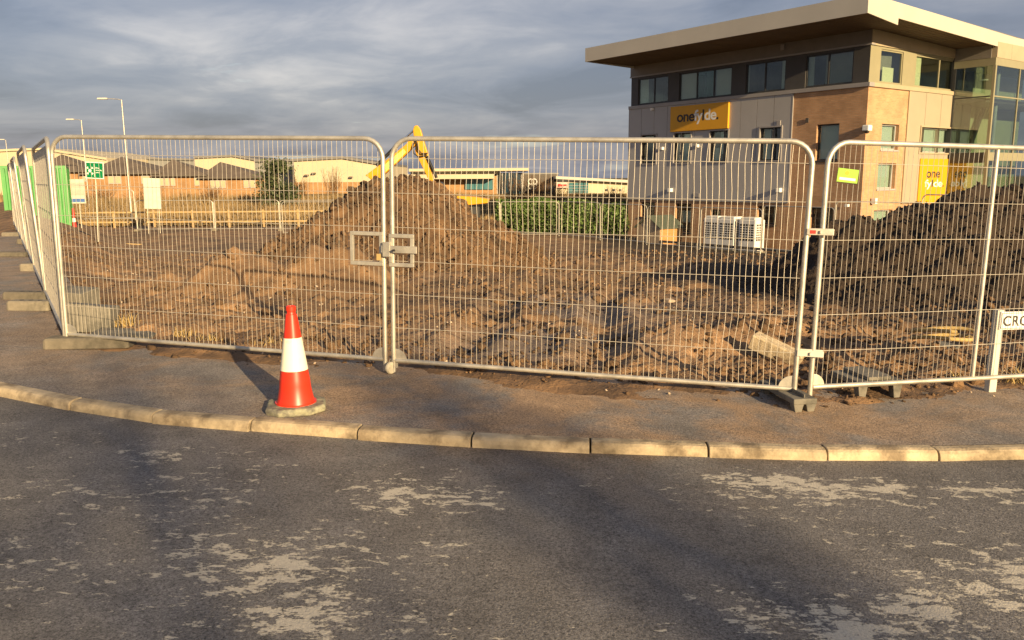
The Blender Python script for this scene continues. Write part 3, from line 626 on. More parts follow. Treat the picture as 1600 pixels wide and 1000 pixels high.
def h1(x, y):
    u = x-HP[0]; v = y-HP[1]; w = .35*fbm(x, y, .5, 4, .5, 100)
    u = u + .25*fbm(x, y, .7, 3, .5, 170); v = v + .25*fbm(x, y, .7, 3, .5, 180)
    # tipped ridge: faces to the left, front-left apron, front, front-right, right and back, softly joined
    fs_ = [(-1, .08, .12, .80), (-.35, -.94, 1.95, .70), (.05, -1, 1.25, .70), (.55, -.83, .70, .72), (.97, -.25, -.02, .76), (.5, .86, .5, .75), (-.5, .86, .6, .75)]
    k = 5.0; acc = 0
    for nx, ny, o, sl in fs_:
        L_ = math.hypot(nx, ny); acc = acc + np.exp(-k*(-sl*np.maximum(((u*nx+v*ny)/L_)-o, -3)))
    z = HTOP - np.log(acc)/k; z = np.where(z > .25, z, .25*np.exp((z-.25)/.25))
    z = np.where(z < .04, 0, z); m = sstep(z, .02, .5)
    top = 1-.7*np.exp(-(u*u+v*v)/1.2)
    return np.clip(z + m*(w*.45*top + .24*fbm(x, y, 1.3, 4, .55, 110)*top + .15*(billow(x, y, 2.6, 4, .62, 120)-.55)), 0, 9)
HTOP = 2.58
heap('soil_heap', HP[0]-6.5, HP[0]+6.5, HP[1]-6.4, HP[1]+5.5, .042, h1, 'heap_dirt', 'tall brown conical heap of dug earth in front of the excavator arm', 12000, (-3.85, .6), 1,
     lambda x, y: .8*sstep(fbm(x, y, .8, 4, .55, 130), .1, .3)*.7)
RM = np.array([9.5, 15.2])
def h2(x, y):
    top = np.interp(x, [4.3, 5.35, 6.5, 7.3, 8.0, 9.3, 11, 14, 17, 18.5], [0, 1.0, 1.28, 1.6, 1.85, 2.05, 2.1, 2.0, 1.6, 0])
    t = np.abs(y-(15.0+.04*(x-9)))/2.7; z = top*np.clip(1.04-t, 0, 1); m = sstep(z, .02, .4)
    return np.clip(z + m*(.14*fbm(x, y, .8, 4, .5, 140) + .16*fbm(x, y, 1.9, 4, .55, 150) + .12*(billow(x, y, 3.4, 4, .6, 160)-.55)), 0, 9)
heap('soil_heap', 3.6, 19, 11.6, 18.6, .042, h2, 'dark_dirt', 'long low bank of dark topsoil behind the street name sign', 11000, (-4.15, .5), 9, None, 'dark_dirt')
mat('dummy', (.5, .5, .5))

# ================================================================== OFFICE BUILDING
TH = R(36.5); cr, srn = math.cos(TH), math.sin(TH); e1 = np.array([cr, srn]); e2 = np.array([-srn, cr])
d_ = ray(1348, 277); P0 = EY + d_*36.5/(d_@FW); P0 = np.array([P0[0], P0[1], 0.0])
def to_local(p): q = np.array(p)-P0; return np.array([q[0]*e1[0]+q[1]*e1[1], q[0]*e2[0]+q[1]*e2[1], p[2]])
def LF(px, py, off=0.0):                                       # left facade x = off -> (y, z)
    d = ray(px, py); t = ((P0-EY)[:2]@e1 + off)/(d[:2]@e1); p = to_local(EY+d*t); return p[1], p[2]
def RF(px, py, off=0.0):                                       # right facade y = off -> (x, z)
    d = ray(px, py); t = ((P0-EY)[:2]@e2 + off)/(d[:2]@e2); p = to_local(EY+d*t); return p[0], p[2]
OB = empty('office_building', tuple(P0), TH)
ZG = -2.15
yE = LF(983, 240)[0]
z_clad = np.mean([LF(984, 310.5)[1], LF(1228, 316.5)[1]]); z_bandb = np.mean([LF(984, 171.5)[1], LF(1235, 147)[1], LF(1357, 135)[1]]); z_bandt = np.mean([LF(984, 166.5)[1], LF(1355, 128.5)[1]])
z_strt = np.mean([LF(984, 123)[1], LF(1361, 69)[1]]); z_sof = np.mean([LF(990, 105)[1], LF(1361, 46)[1]])
yC = LF(1235, 230)[0]                                           # cladding / brick junction on the left face
xC = RF(1415, 230)[0]; xE = RF(1509, 230)[0]
print('OFFICE yE %.2f zclad %.2f band %.2f-%.2f strip %.2f soffit %.2f yC %.2f xC %.2f xE %.2f P0' % (yE, z_clad, z_bandb, z_bandt, z_strt, z_sof, yC, xC, xE), P0)
def wall(name, face, off, a0, a1, z0, z1, holes, m, depth=.30, parent=OB, thick=0.0):
    """vertical wall sheet on a facade with rectangular openings and their reveals; outward is -x (L) or -y (R)"""
    hs = [(max(h[0], a0), min(h[1], a1), max(h[2], z0), min(h[3], z1)) for h in holes]; hs = [h for h in hs if h[1]-h[0] > .01 and h[3]-h[2] > .01]
    us = sorted({a0, a1} | {v for h in hs for v in h[:2]}); vs_ = sorted({z0, z1} | {v for h in hs for v in h[2:]})
    P = (lambda u, w, z: (off+w, u, z)) if face == 'L' else (lambda u, w, z: (u, off+w, z))
    mb = MB()
    for i in range(len(us)-1):
        for j in range(len(vs_)-1):
            c = ((us[i]+us[i+1])/2, (vs_[j]+vs_[j+1])/2)
            if any(h[0] < c[0] < h[1] and h[2] < c[1] < h[3] for h in hs): continue
            mb.add([P(us[i], 0, vs_[j]), P(us[i+1], 0, vs_[j]), P(us[i+1], 0, vs_[j+1]), P(us[i], 0, vs_[j+1])], [(0, 1, 2, 3)])
    for h in hs:
        q = [P(h[0], 0, h[2]), P(h[1], 0, h[2]), P(h[1], 0, h[3]), P(h[0], 0, h[3])]; r = [P(h[0], depth, h[2]), P(h[1], depth, h[2]), P(h[1], depth, h[3]), P(h[0], depth, h[3])]
        mb.add(q+r, [(k, (k+1) % 4, 4+(k+1) % 4, 4+k) for k in range(4)])
    if thick:
        q = [P(a0, 0, z0), P(a1, 0, z0), P(a1, 0, z1), P(a0, 0, z1)]; r = [P(a0, thick, z0), P(a1, thick, z0), P(a1, thick, z1), P(a0, thick, z1)]
        mb.add(q+r, [(k, (k+1) % 4, 4+(k+1) % 4, 4+k) for k in range(4)])
    return mb.obj(name, m, parent)
def fbox(face, a0, a1, w0, w1, z0, z1, mb=None):
    mb = mb or MB(); return mb.box(w0, w1, a0, a1, z0, z1) if face == 'L' else mb.box(a0, a1, w0, w1, z0, z1)
def window(face, off, a0, a1, z0, z1, fm='frame_dark', mull=(), ft=.06, rec=.12, blinds=(), surround=None, bm='blind', gm='glass', room='room', transom=()):
    o = off+rec; mb = MB(); a0 += .004; a1 -= .004; z0 += .004; z1 -= .004
    fbox(face, a0, a1, o, o+.07, z0, z0+ft, mb); fbox(face, a0, a1, o, o+.07, z1-ft, z1, mb)
    fbox(face, a0, a0+ft, o+.001, o+.069, z0+ft, z1-ft, mb); fbox(face, a1-ft, a1, o+.001, o+.069, z0+ft, z1-ft, mb)
    f = mb.obj('window', fm, OB); cuts = [a0+ft]+list(mull)+[a1-ft]
    for c in mull: fbox(face, c-.035, c+.035, o+.002, o+.068, z0+ft, z1-ft).obj('mullion', fm, f)
    for t in transom: fbox(face, a0+ft, a1-ft, o+.003, o+.067, t-.03, t+.03).obj('transom', fm, f)
    for i in range(len(cuts)-1):
        l = cuts[i]+(.035 if i else 0); r = cuts[i+1]-(.035 if i < len(cuts)-2 else 0)
        fbox(face, l, r, o+.03, o+.042, z0+ft, z1-ft).obj('pane', gm, f)
    for (l, r, b, t) in blinds: fbox(face, a0+(a1-a0)*l, a0+(a1-a0)*r, o+.13, o+.145, z0+(z1-z0)*b, z0+(z1-z0)*t).obj('blind', bm, f)
    # the room behind: back wall and sides
    rb = MB(); dpt = 2.2; w0 = o+.2
    P = (lambda u, w, z: (w, u, z)) if face == 'L' else (lambda u, w, z: (u, w, z))
    q = [P(a0-.2, w0, z0-.15), P(a1+.2, w0, z0-.15), P(a1+.2, w0, z1+.1), P(a0-.2, w0, z1+.1)]; r_ = [P(a0-.4, w0+dpt, z0-.15), P(a1+.4, w0+dpt, z0-.15), P(a1+.4, w0+dpt, z1+.1), P(a0-.4, w0+dpt, z1+.1)]
    rb.add(q+r_, [(k, (k+1) % 4, 4+(k+1) % 4, 4+k) for k in range(4)]+[(4, 5, 6, 7)]).obj('room_lining', room, f)
    if surround:
        sb = MB(); t = .07
        fbox(face, a0-t, a1+t, off-.05, off-.002, z1, z1+t, sb); fbox(face, a0-t, a1+t, off-.05, off-.002, z0-t, z0, sb)
        fbox(face, a0-t, a0, off-.049, off-.002, z0, z1, sb); fbox(face, a1, a1+t, off-.049, off-.002, z0, z1, sb); sb.obj('surround', surround, f)
    return f
def lrect(x0, x1, y0, y1): a = LF(x1, (y0+y1)/2)[0]; b = LF(x0, (y0+y1)/2)[0]; xm = (x0+x1)/2; return (a, b, LF(xm, y1)[1], LF(xm, y0)[1])
def rrect(x0, x1, y0, y1): a = RF(x0, (y0+y1)/2)[0]; b = RF(x1, (y0+y1)/2)[0]; xm = (x0+x1)/2; return (a, b, RF(xm, y1)[1], RF(xm, y0)[1])
# openings
up = [lrect(1003, 1026, 211, 255), lrect(1054, 1080, 208, 254), lrect(1110, 1138, 204, 253), lrect(1188, 1221, 199, 251)]
zu0 = np.mean([r[2] for r in up]); zu1 = np.mean([r[3] for r in up]); up = [(r[0], r[1], zu0, zu1) for r in up]
bk = lrect(1275, 1310, 195, 248); bk = (bk[0], bk[1], zu0-.05, zu1)
gr = [lrect(1001, 1023, 316, 339), lrect(1055, 1080, 318, 363), lrect(1110, 1126, 327, 341), lrect(1183, 1213, 322, 351), lrect(1265, 1301, 325, 376)]
wall('brick_wall', 'L', 0, 0, yC, ZG-.5, z_bandb, [bk, gr[4]], 'brick')
wall('brick_wall', 'L', 0, yC, yE, ZG-.5, z_clad, gr[:4], 'brick')
wall('brick_wall', 'R', 0, 0, xE, ZG-.5, z_clad, [rrect(1364, 1393, 328, 367), rrect(1424, 1446, 329, 365)], 'brick')
rb = [rrect(1377, 1404, 194, 234), rrect(1371, 1399, 255, 295)]
wall('brick_wall', 'R', 0, 0, xC, z_clad, z_bandb, rb, 'brick')
npan = 11; yy = np.linspace(yC, yE, npan+1)
for i in range(npan): wall('cladding_panel', 'L', -.05, yy[i]+.011, yy[i+1]-.011, z_clad-.02, z_bandb-.004, up, 'clad_grey', .2, thick=.045)
wall('panel_backing', 'L', -.012, yC, yE, z_clad-.01, z_bandb-.006, up, 'frieze', .1)
MB().box(-.056, -.003, yC-.06, yC+.006, z_clad-.02, z_bandb-.004).obj('corner_trim', 'band', OB); MB().box(-.06, .002, yC, yE, z_clad-.05, z_clad-.022).obj('base_trim', 'frieze', OB)
MB().box(-.058, .3, yE-.004, yE+.02, z_clad-.03, z_bandb-.004).obj('corner_trim', 'band', OB)
rc = rrect(1436, 1492, 200, 239)
xx = np.linspace(xC, xE, 5)
for i in range(4): wall('cladding_panel', 'R', -.05, xx[i]+.011, xx[i+1]-.011, z_clad-.02, z_bandb-.004, [rc], 'clad_beige', .2, thick=.045)
wall('panel_backing', 'R', -.012, xC, xE, z_clad-.01, z_bandb-.006, [rc], 'frieze', .1)
MB().box(xC-.09, xC+.006, -.06, -.003, z_clad-.02, z_bandb-.004).obj('corner_trim', 'frieze_beige', OB); MB().box(xC-.09, xE, -.065, .002, z_clad-.06, z_clad-.022).obj('base_trim', 'frieze_beige', OB)
# windows in them
for i, r in enumerate(up): window('L', -.05, *r, surround='band', blinds=[[(0, .45, 0, 1)], [(0, 1, .0, 1)], [(0, .55, .25, 1), (.62, .98, 0, .45)], [(.62, 1, 0, 1)]][i], bm='blind')
window('L', 0, *bk, rec=.16, blinds=[(0, 1, 0, 1)])
for i, r in enumerate(gr): window('L', 0, *r, rec=.16, blinds=[[], [(.1, .8, .35, .75)], [], [(.1, .3, 0, 1)], []][i], mull=[(r[0]+r[1])/2] if i in (3, 4) else ())
for r in gr+[bk]: MB().box(-.05, .12, r[0]-.05, r[1]+.05, r[2]-.07, r[2]-.004).obj('sill', 'frame_dark', OB)
for r in rb: window('R', 0, *r, fm='frame_pale', rec=.16, blinds=[(0, 1, 0, 1)], bm='blind')
window('R', -.05, *rc, fm='frame_pale', rec=.14, blinds=[(0, 1, 0, 1)], surround='frieze_beige')
window('R', 0, *rrect(1364, 1393, 328, 367), fm='frame_pale', rec=.16, blinds=[(0, 1, 0, 1)]); window('R', 0, *rrect(1424, 1446, 329, 365), rec=.16)
for r in rb: MB().box(r[0]-.05, r[1]+.05, -.05, .15, r[2]-.08, r[2]-.004).obj('sill', 'frame_pale', OB)
# sill band, window strip, frieze
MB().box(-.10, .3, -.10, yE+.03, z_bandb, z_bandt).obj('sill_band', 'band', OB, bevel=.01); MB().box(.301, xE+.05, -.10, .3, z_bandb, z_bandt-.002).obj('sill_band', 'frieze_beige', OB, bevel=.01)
def strip_L(x0, x1): return (LF(x1, 110)[0], LF(x0, 110)[0])
zs0, zs1 = z_bandt+.05, z_strt-.10
SW = [((997, 1044), [1021.5], [(.72, 1, 0, 1)]), ((1061, 1143), [1088, 1114.5], [(0, .32, 0, 1), (.36, .5, 0, 1), (.68, 1, 0, 1)]), ((1165, 1227), [1194.5], [(0, .14, 0, 1), (.96, 1, 0, 1)]), ((1258, 1332), [1292.5], [(.86, 1, 0, 1)])]
hl = [(*strip_L(*w[0]), zs0, zs1) for w in SW]
wall('spandrel_strip', 'L', .04, 0.04, yE-.05, z_bandt, z_strt, hl, 'charcoal', .15)
for w, h in zip(SW, hl): window('L', .04, *h, rec=.05, mull=[LF(m_, 110)[0] for m_ in w[1]], blinds=w[2])
hr = [rrect(1377, 1412, 80, 128), rrect(1432, 1505, 86, 138)]; hr = [(h[0], h[1], zs0, zs1+.0) for h in hr]
wall('spandrel_strip', 'R', .04, .04, xE, z_bandt, z_strt, hr, 'olive', .15)
window('R', .04, *hr[0], fm='olive', rec=.04, blinds=[(0, .12, 0, 1), (.25, .75, 0, .5)], bm='blind_warm', room='room_light'); window('R', .04, *hr[1], fm='olive', rec=.04, mull=[RF(1470, 115)[0]], blinds=[(0, .17, 0, 1)], bm='blind_warm', room='room_light')
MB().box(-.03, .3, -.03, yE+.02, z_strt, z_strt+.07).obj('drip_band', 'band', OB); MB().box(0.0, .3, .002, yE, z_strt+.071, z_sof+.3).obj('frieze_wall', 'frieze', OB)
xx = np.linspace(.002, xE+.2, 7)
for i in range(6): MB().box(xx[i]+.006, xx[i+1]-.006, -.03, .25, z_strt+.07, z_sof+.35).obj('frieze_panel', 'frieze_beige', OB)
MB().box(.301, xE+.2, -.028, .25, z_strt, z_strt+.069).obj('drip_band', 'frieze_beige', OB)
# hidden body of the building
MB().box(3.0, 22, 3.0, yE-.3, ZG-.5, z_sof+.2).obj('core', 'frieze', OB); MB().box(.3, 22, yE-.28, yE, ZG-.5, z_sof+.2).obj('end_wall', 'clad_grey', OB)
for zf in (z_clad-.15, z_bandb-.1): MB().box(.35, 3, .35, yE-.3, zf-.12, zf).obj('floor_slab', 'room', OB)
# roof: level eaves along the left, falling edge along the right
def Zpt(px, py, z): return to_local(Zl(px, py, z))
A0 = Zpt(1351, 19, z_sof); B0 = Zpt(920, 97, z_sof); ox = (A0[0]+B0[0])/2; oy = A0[1]; yb = B0[1]
def on_edge(px, py): d = ray(px, py); t = ((P0-EY)[:2]@e2 + oy)/(d[:2]@e2); p = to_local(EY+d*t); return p[0], p[2]
zt = on_edge(1352, -2.5)[1]; zt = z_sof+.62
x1_, z1_ = on_edge(1403, 39.0); x1b, z1b = on_edge(1404, 28.5); x2, z2 = on_edge(1554, 71); x3, z3 = on_edge(1583, 80); xt, ztt = on_edge(1588, 59)
xt0, zt0 = on_edge(1392, 0)
slope = (ztt-zt0)/(xt-xt0); ztop = lambda x: zt0+slope*(x-xt0)
print('ROOF ox %.2f oy %.2f yb %.2f slope %.3f' % (ox, oy, yb, slope), x1_, z1_, z1b, x2, z2, x3, z3, ztop(ox), z_sof)
XR = 24
zl0 = ztop(ox)
mb = MB(); mb.prism([(ox, oy, z_sof), (ox, oy, zl0), (ox, yb, zl0), (ox, yb, z_sof)], (.06, 0, 0)); mb.obj('fascia_board', 'fascia', OB)
mb = MB(); mb.prism([(ox+.061, oy, z_sof), (x1_, oy, z1_), (x1b, oy, z1b), (x2, oy, z2), (x3, oy, z3), (x3+3, oy, z3-.05), (x3+3, oy, ztt-.02), (xt, oy, ztt), (ox+.061, oy, ztop(ox+.061))], (0, .06, 0)); mb.obj('fascia_board', 'fascia', OB)
mb = MB(); mb.prism([(ox, yb, z_sof), (ox, yb, zl0), (XR, yb, zl0-.9), (XR, yb, zl0-1.4)], (0, .06, 0)); mb.obj('fascia_board', 'fascia', OB)
# soffit as separate boards, left overhang and front overhang
nb = 9; us = np.linspace(ox+.07, .3, nb+1)
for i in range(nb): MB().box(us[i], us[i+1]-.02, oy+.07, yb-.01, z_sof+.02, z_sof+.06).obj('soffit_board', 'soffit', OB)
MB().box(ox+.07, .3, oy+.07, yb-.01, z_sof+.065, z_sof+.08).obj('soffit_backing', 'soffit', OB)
def zsof(x): return np.interp(x, [x1b, x2, x3, 40], [z1b, z2, z3, z3])
vs_ = np.linspace(oy+.07, .1, 9)
for i in range(8):
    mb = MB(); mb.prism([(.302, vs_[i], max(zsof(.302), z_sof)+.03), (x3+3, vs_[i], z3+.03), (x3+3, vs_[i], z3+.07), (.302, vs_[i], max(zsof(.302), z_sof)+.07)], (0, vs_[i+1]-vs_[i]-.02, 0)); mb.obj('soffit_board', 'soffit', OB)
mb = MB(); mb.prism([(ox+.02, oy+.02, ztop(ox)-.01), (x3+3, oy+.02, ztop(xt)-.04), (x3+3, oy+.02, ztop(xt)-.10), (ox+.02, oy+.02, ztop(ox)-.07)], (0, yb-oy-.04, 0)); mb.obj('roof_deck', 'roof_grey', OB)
# small fittings
def fit(face, px, py, w, h, m, nm, dep=.12):
    a, z = (LF if face == 'L' else RF)(px, py); return fbox(face, a-w/2, a+w/2, -.06-dep, -.055, z-h/2, z+h/2).obj(nm, m, OB, bevel=.01)
fit('L', 1021, 171, .16, .14, 'white', 'wall_lamp'); fit('L', 1218, 193, .22, .28, 'band', 'vent_cover', .03); fit('L', 1224, 74, .2, .26, 'band', 'vent_cover', .03)
for px in (1050, 1220): fit('L', px, 297, .22, .2, 'white', 'wall_lamp', .2)
for px, py in ((1037, 232), (1092, 228)): fit('L', px, py, .14, .16, 'white', 'wall_lamp', .15)
fit('L', 1090, 305, .34, .22, 'band', 'vent_cover', .02); fit('L', 1188, 307, .14, .26, 'band', 'vent_cover', .02); fit('L', 1262, 188, .17, .22, 'far_dark', 'vent_cover', -.04)
fit('L', 1326, 321, .16, .12, 'white', 'wall_lamp', .15); fit('R', 1361, 314, .18, .26, 'white', 'wall_lamp', .2)
zc_ = LF(1350, 201)[1]
sc_ = MB().box(-.30, .02, -.30, .02, zc_-.12, zc_+.14).obj('camera_housing', 'white', OB, bevel=.04); MB().lathe([(.02, -.16), (.09, -.12), (.1, -.06)], 16, (-.14, -.14, zc_-.07)).obj('camera_dome', 'black', sc_, True)
# signs on the facades
y1s, y0s = LF(1050.5, 187)[0], LF(1141, 180)[0]; zs_t = np.mean([LF(1050.5, 167.6)[1], LF(1142, 158.6)[1]]); zs_b = np.mean([LF(1050, 206)[1], LF(1140, 201)[1]])
sgn = MB().box(-.17, -.052, y0s, y1s, zs_b, zs_t).obj('sign_board', 'sign_amber', OB, bevel=.01)
ML = lambda y, z: Matrix.Translation((-.171, y, z)) @ Matrix(((0, 0, -1, 0), (-1, 0, 0, 0), (0, 1, 0, 0), (0, 0, 0, 1)))
sww = y1s-y0s; shh = zs_t-zs_b
text_obj('lettering', 'onefylde.', None, sgn, ML(y1s-sww*.125, zs_b+shh*.235), width=sww*.72, height=shh*.56, mats=['sign_dark', 'white'], idx=[0, 0, 0, 1, 1, 0, 1, 1, 0], spacing=.93, bold=.023)
ra = rrect(1433, 1481.5, 248, 317); s2 = MB().box(ra[0], ra[1], -.10, -.053, ra[2], ra[3]).obj('sign_board', 'sign_amber', OB, bevel=.01)
MR = lambda x, z: Matrix.Translation((x, -.101, z)) @ Matrix.Rotation(R(90), 4, 'X')
wd = ra[1]-ra[0]; x_, z_ = RF(1444, 278); text_obj('lettering', 'one', 'sign_dark', s2, MR(x_, z_), width=wd*.43, height=RF(1454, 268)[1]-RF(1454, 278)[1], spacing=1, bold=.018)
x_, z_ = RF(1441, 296); text_obj('lettering', 'fylde.', None, s2, MR(x_, z_), width=wd*.62, height=RF(1454, 281)[1]-RF(1454, 296)[1], mats=['sign_dark', 'white'], idx=[1, 1, 0, 1, 1, 0], spacing=.96, bold=.018)
# glazed stair tower standing out from the right face
dT = RF(1550, 170)                                             # find how far it stands out: its near corner lies on the ray through x=1550
dd_ = ray(1549, 170); 
proj = 1.9
t_ = ((P0-EY)[:2]@e2 - proj)/(dd_[:2]@e2); tx0 = to_local(EY+dd_*t_)[0]; tx1 = tx0+9
def TF(px, py): return RF(px, py, -proj)
zT_top = TF(1552, 101)[1]; zT_m1 = TF(1552, 150)[1]; zT_b1 = TF(1546, 238)[1]; zT_b0 = TF(1545, 251)[1]; zT_fr = TF(1555, 74)[1]
print('TOWER', tx0, xE, zT_top, zT_b1, zT_b0, zT_fr)
MB().box(tx0-.02, tx1, -proj-.02, 0, zT_top, zT_top+.35).obj('tower_band', 'olive', OB); 
xs_ = np.linspace(tx0+.01, tx1, 7)
for i in range(6): MB().box(xs_[i]+.005, xs_[i+1]-.005, -proj-.04, -proj+.2, zT_top+.352, z3+.3).obj('frieze_panel', 'frieze_beige', OB)
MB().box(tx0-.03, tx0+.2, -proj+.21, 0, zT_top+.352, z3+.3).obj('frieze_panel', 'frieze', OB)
MB().box(tx0-.02, tx1, -proj-.03, -proj+.15, zT_b0, zT_b1).obj('floor_band', 'olive', OB); MB().box(tx0-.03, tx0+.15, -proj+.151, 0, zT_b0-.1, zT_b1).obj('floor_band', 'frame_dark', OB)
MB().box(tx0-.06, tx0+.07, -proj-.06, -proj+.07, ZG, zT_top).obj('corner_mullion', 'olive', OB); MB().box(xE+.0, tx0+.0, -.10, .2, ZG, z_sof).obj('side_post', 'frame_dark', OB)
MB().box(tx0-.03, tx0+.06, -.12, -.0, ZG, zT_top).obj('side_post', 'frame_dark', OB)
mx_ = [tx0+.07]+[TF(p, 170)[0] for p in (1588,)]; stp = mx_[1]-mx_[0]; mx_ += [mx_[1]+stp*k for k in range(1, 6)]
for (zb_, zt_) in ((zT_b1, zT_top), (ZG, zT_b0)):
    zm = zT_m1 if zt_ == zT_top else (zb_+zt_)/2
    for i in range(len(mx_)-1):
        if i: MB().box(mx_[i]-.035, mx_[i]+.035, -proj-.03, -proj+.06, zb_, zt_).obj('mullion', 'olive', OB)
        for (q0, q1) in ((zb_, zm-.03), (zm+.03, zt_)): MB().box(mx_[i]+.036, mx_[i+1]-.036, -proj+.0, -proj+.015, q0+.002, q1-.002).obj('pane', 'glass_tower', OB)
    MB().box(tx0+.07, tx1, -proj-.028, -proj+.05, zm-.028, zm+.028).obj('transom', 'olive', OB)
    for (q0, q1) in ((zb_, zm-.03), (zm+.03, zt_)): MB().box(tx0, tx0+.015, -proj+.072, -.122, q0+.002, q1-.002).obj('pane', 'glass_tower', OB)
    MB().box(tx0-.025, tx0+.05, -proj+.07, -.12, zm-.029, zm+.029).obj('transom', 'frame_dark', OB)
# inside the tower: back wall, landings, stair stringer, yellow column
MB().box(tx0+.3, tx1, 2.6, 2.7, ZG, z3).obj('inner_wall', 'brick', OB); MB().box(tx0+3.2, tx1, .5, .6, ZG, z3).obj('inner_wall', 'blind_warm', OB)
for zf in (z_clad-.1, z_bandb-.2): MB().box(tx0+.25, tx1, -proj+.4, 2.6, zf-.2, zf).obj('landing', 'frieze', OB)
mb = MB(); mb.prism([(tx0+1.2, .2, z_clad), (tx0+1.5, .2, z_clad), (tx0+4.3, .2, z_bandb-.2), (tx0+4.0, .2, z_bandb-.2)], (0, .12, 0)); mb.obj('stair_stringer', 'frame_dark', OB)
MB().tube([(tx0+.75, -proj+.9, ZG), (tx0+.75, -proj+.9, z_clad+.6)], .12, 16).obj('column', 'sign_amber', OB, True); MB().tube([(tx0+2.2, -proj+.8, ZG), (tx0+2.2, -proj+.8, z_sof)], .11, 16).obj('column', 'white', OB, True)
l_ = MB().lathe([(.2, 0), (.2, .06)], 20, (tx0+1.2, -proj+1.0, zT_top-.55)).obj('ceiling_lamp', 'white', OB)
tag(OB, 'three storey brick and grey clad office with flat overhanging roof and amber signs', 'building')

# things by the office wall
def wallpt(px, py, out): y, z = LF(px, py, -out); p = P0[:2]+e1*(-out)+e2*y; return p
def ac_unit(px, label, out, wd):
    p = wallpt(px, 370, out); z0 = -2.02; root = empty('condenser_unit', (p[0], p[1], z0), TH); h = 1.62
    MB().box(-.38, .38, -wd/2, wd/2, .1, h).obj('casing', 'ac_body', root, bevel=.03)
    MB().box(-.33, .33, -wd/2+.06, wd/2-.06, h+.001, h+.12).obj('fan_cowl', 'ac_body', root, bevel=.03)
    MB().box(-.42, .42, -wd/2-.05, wd/2+.05, -.5, .1).obj('plinth', 'concrete', root)
    gr_ = MB().box(-.385, -.381, -wd/2+.08, wd/2-.08, .62, 1.42).obj('grille', 'black', root)
    for i in range(1, 7): MB().box(-.395, -.386, -wd/2+.08, wd/2-.08, .62+i*.114-.02, .62+i*.114+.02).obj('slat', 'ac_body', gr_)
    for i in range(1, 5): y = -wd/2+.08+(wd-.16)*i/5; MB().box(-.397, -.3955, y-.014, y+.014, .62, 1.42).obj('slat', 'ac_body', gr_)
    g2 = MB().box(-.26, .26, -wd/2-.004, -wd/2-.001, .62, 1.42).obj('grille', 'black', root)
    for i in range(1, 7): MB().box(-.26, .26, -wd/2-.014, -wd/2-.005, .62+i*.114-.02, .62+i*.114+.02).obj('slat', 'ac_body', g2)
    for i in range(1, 5): x = -.26+.52*i/5; MB().box(x-.014, x+.014, -wd/2-.016, -wd/2-.0145, .62, 1.42).obj('slat', 'ac_body', g2)
    return tag(root, label, 'air conditioner', 'condenser units at the office wall')
for px, lb in ((1118, 'grey-white condenser unit at the office wall, next to the wooden shed'), (1142, 'grey-white condenser unit in the middle of the three at the wall'), (1174, 'grey-white condenser unit nearest the brick corner of the office')): ac_unit(px, lb, 1.6, .95)
# garden shed with pitched felt roof
p = wallpt(1030, 365, 2.2); sh_ = empty('garden_shed', (p[0], p[1], -2.0), TH-R(90))
hw, dp, eh, rh = .85, 1.7, 1.05, .55
mb = MB(); mb.prism([(-hw, -dp/2, 0), (hw, -dp/2, 0), (hw, -dp/2, eh), (0, -dp/2, eh+rh), (-hw, -dp/2, eh)], (0, .04, 0)); mb.obj('gable_wall', 'shed_pale', sh_)
mb = MB(); mb.prism([(-hw, dp/2-.04, 0), (hw, dp/2-.04, 0), (hw, dp/2-.04, eh), (0, dp/2-.04, eh+rh), (-hw, dp/2-.04, eh)], (0, .04, 0)); mb.obj('gable_wall', 'shed_pale', sh_)
for k in range(7):
    for s in (-1, 1): MB().box(s*hw-.012, s*hw+.012, -dp/2+.041, dp/2-.041, k*.15, k*.15+.146).obj('board', 'shed_wood', sh_)
for s in (-1, 1):
    mb = MB(); mb.prism([(s*(hw+.12), -dp/2-.1, eh-.06), (0, -dp/2-.1, eh+rh+.02), (0, -dp/2-.1, eh+rh+.07), (s*(hw+.12), -dp/2-.1, eh-.01)], (0, dp+.2, 0)); mb.obj('roof_slope', 'felt', sh_)
tag(sh_, 'small wooden garden shed with green felt roof before the office', 'shed')
# low rail along the building
lr = empty('low_rail', (0, 0, 0)); pa = wallpt(984, 371, 3.0); pb = wallpt(1250, 392, 3.0)
n_ = 9
for i in range(n_+1): q = pa+(pb-pa)*i/n_; MB().box(-.05, .05, -.05, .05, -.4, .62).obj('post', 'frame_dark', lr).location = (q[0], q[1], -2.2)
ln = float(np.linalg.norm(pb-pa)); rr_ = MB().box(0, ln, -.03, .03, .50, .62).obj('rail', 'far_dark', lr); rr_.location = (pa[0], pa[1]+.0, -2.2); rr_.rotation_euler.z = math.atan2(*(pb-pa)[::-1]); 
tag(lr, 'low dark timber rail on short posts along the office base', 'rail')

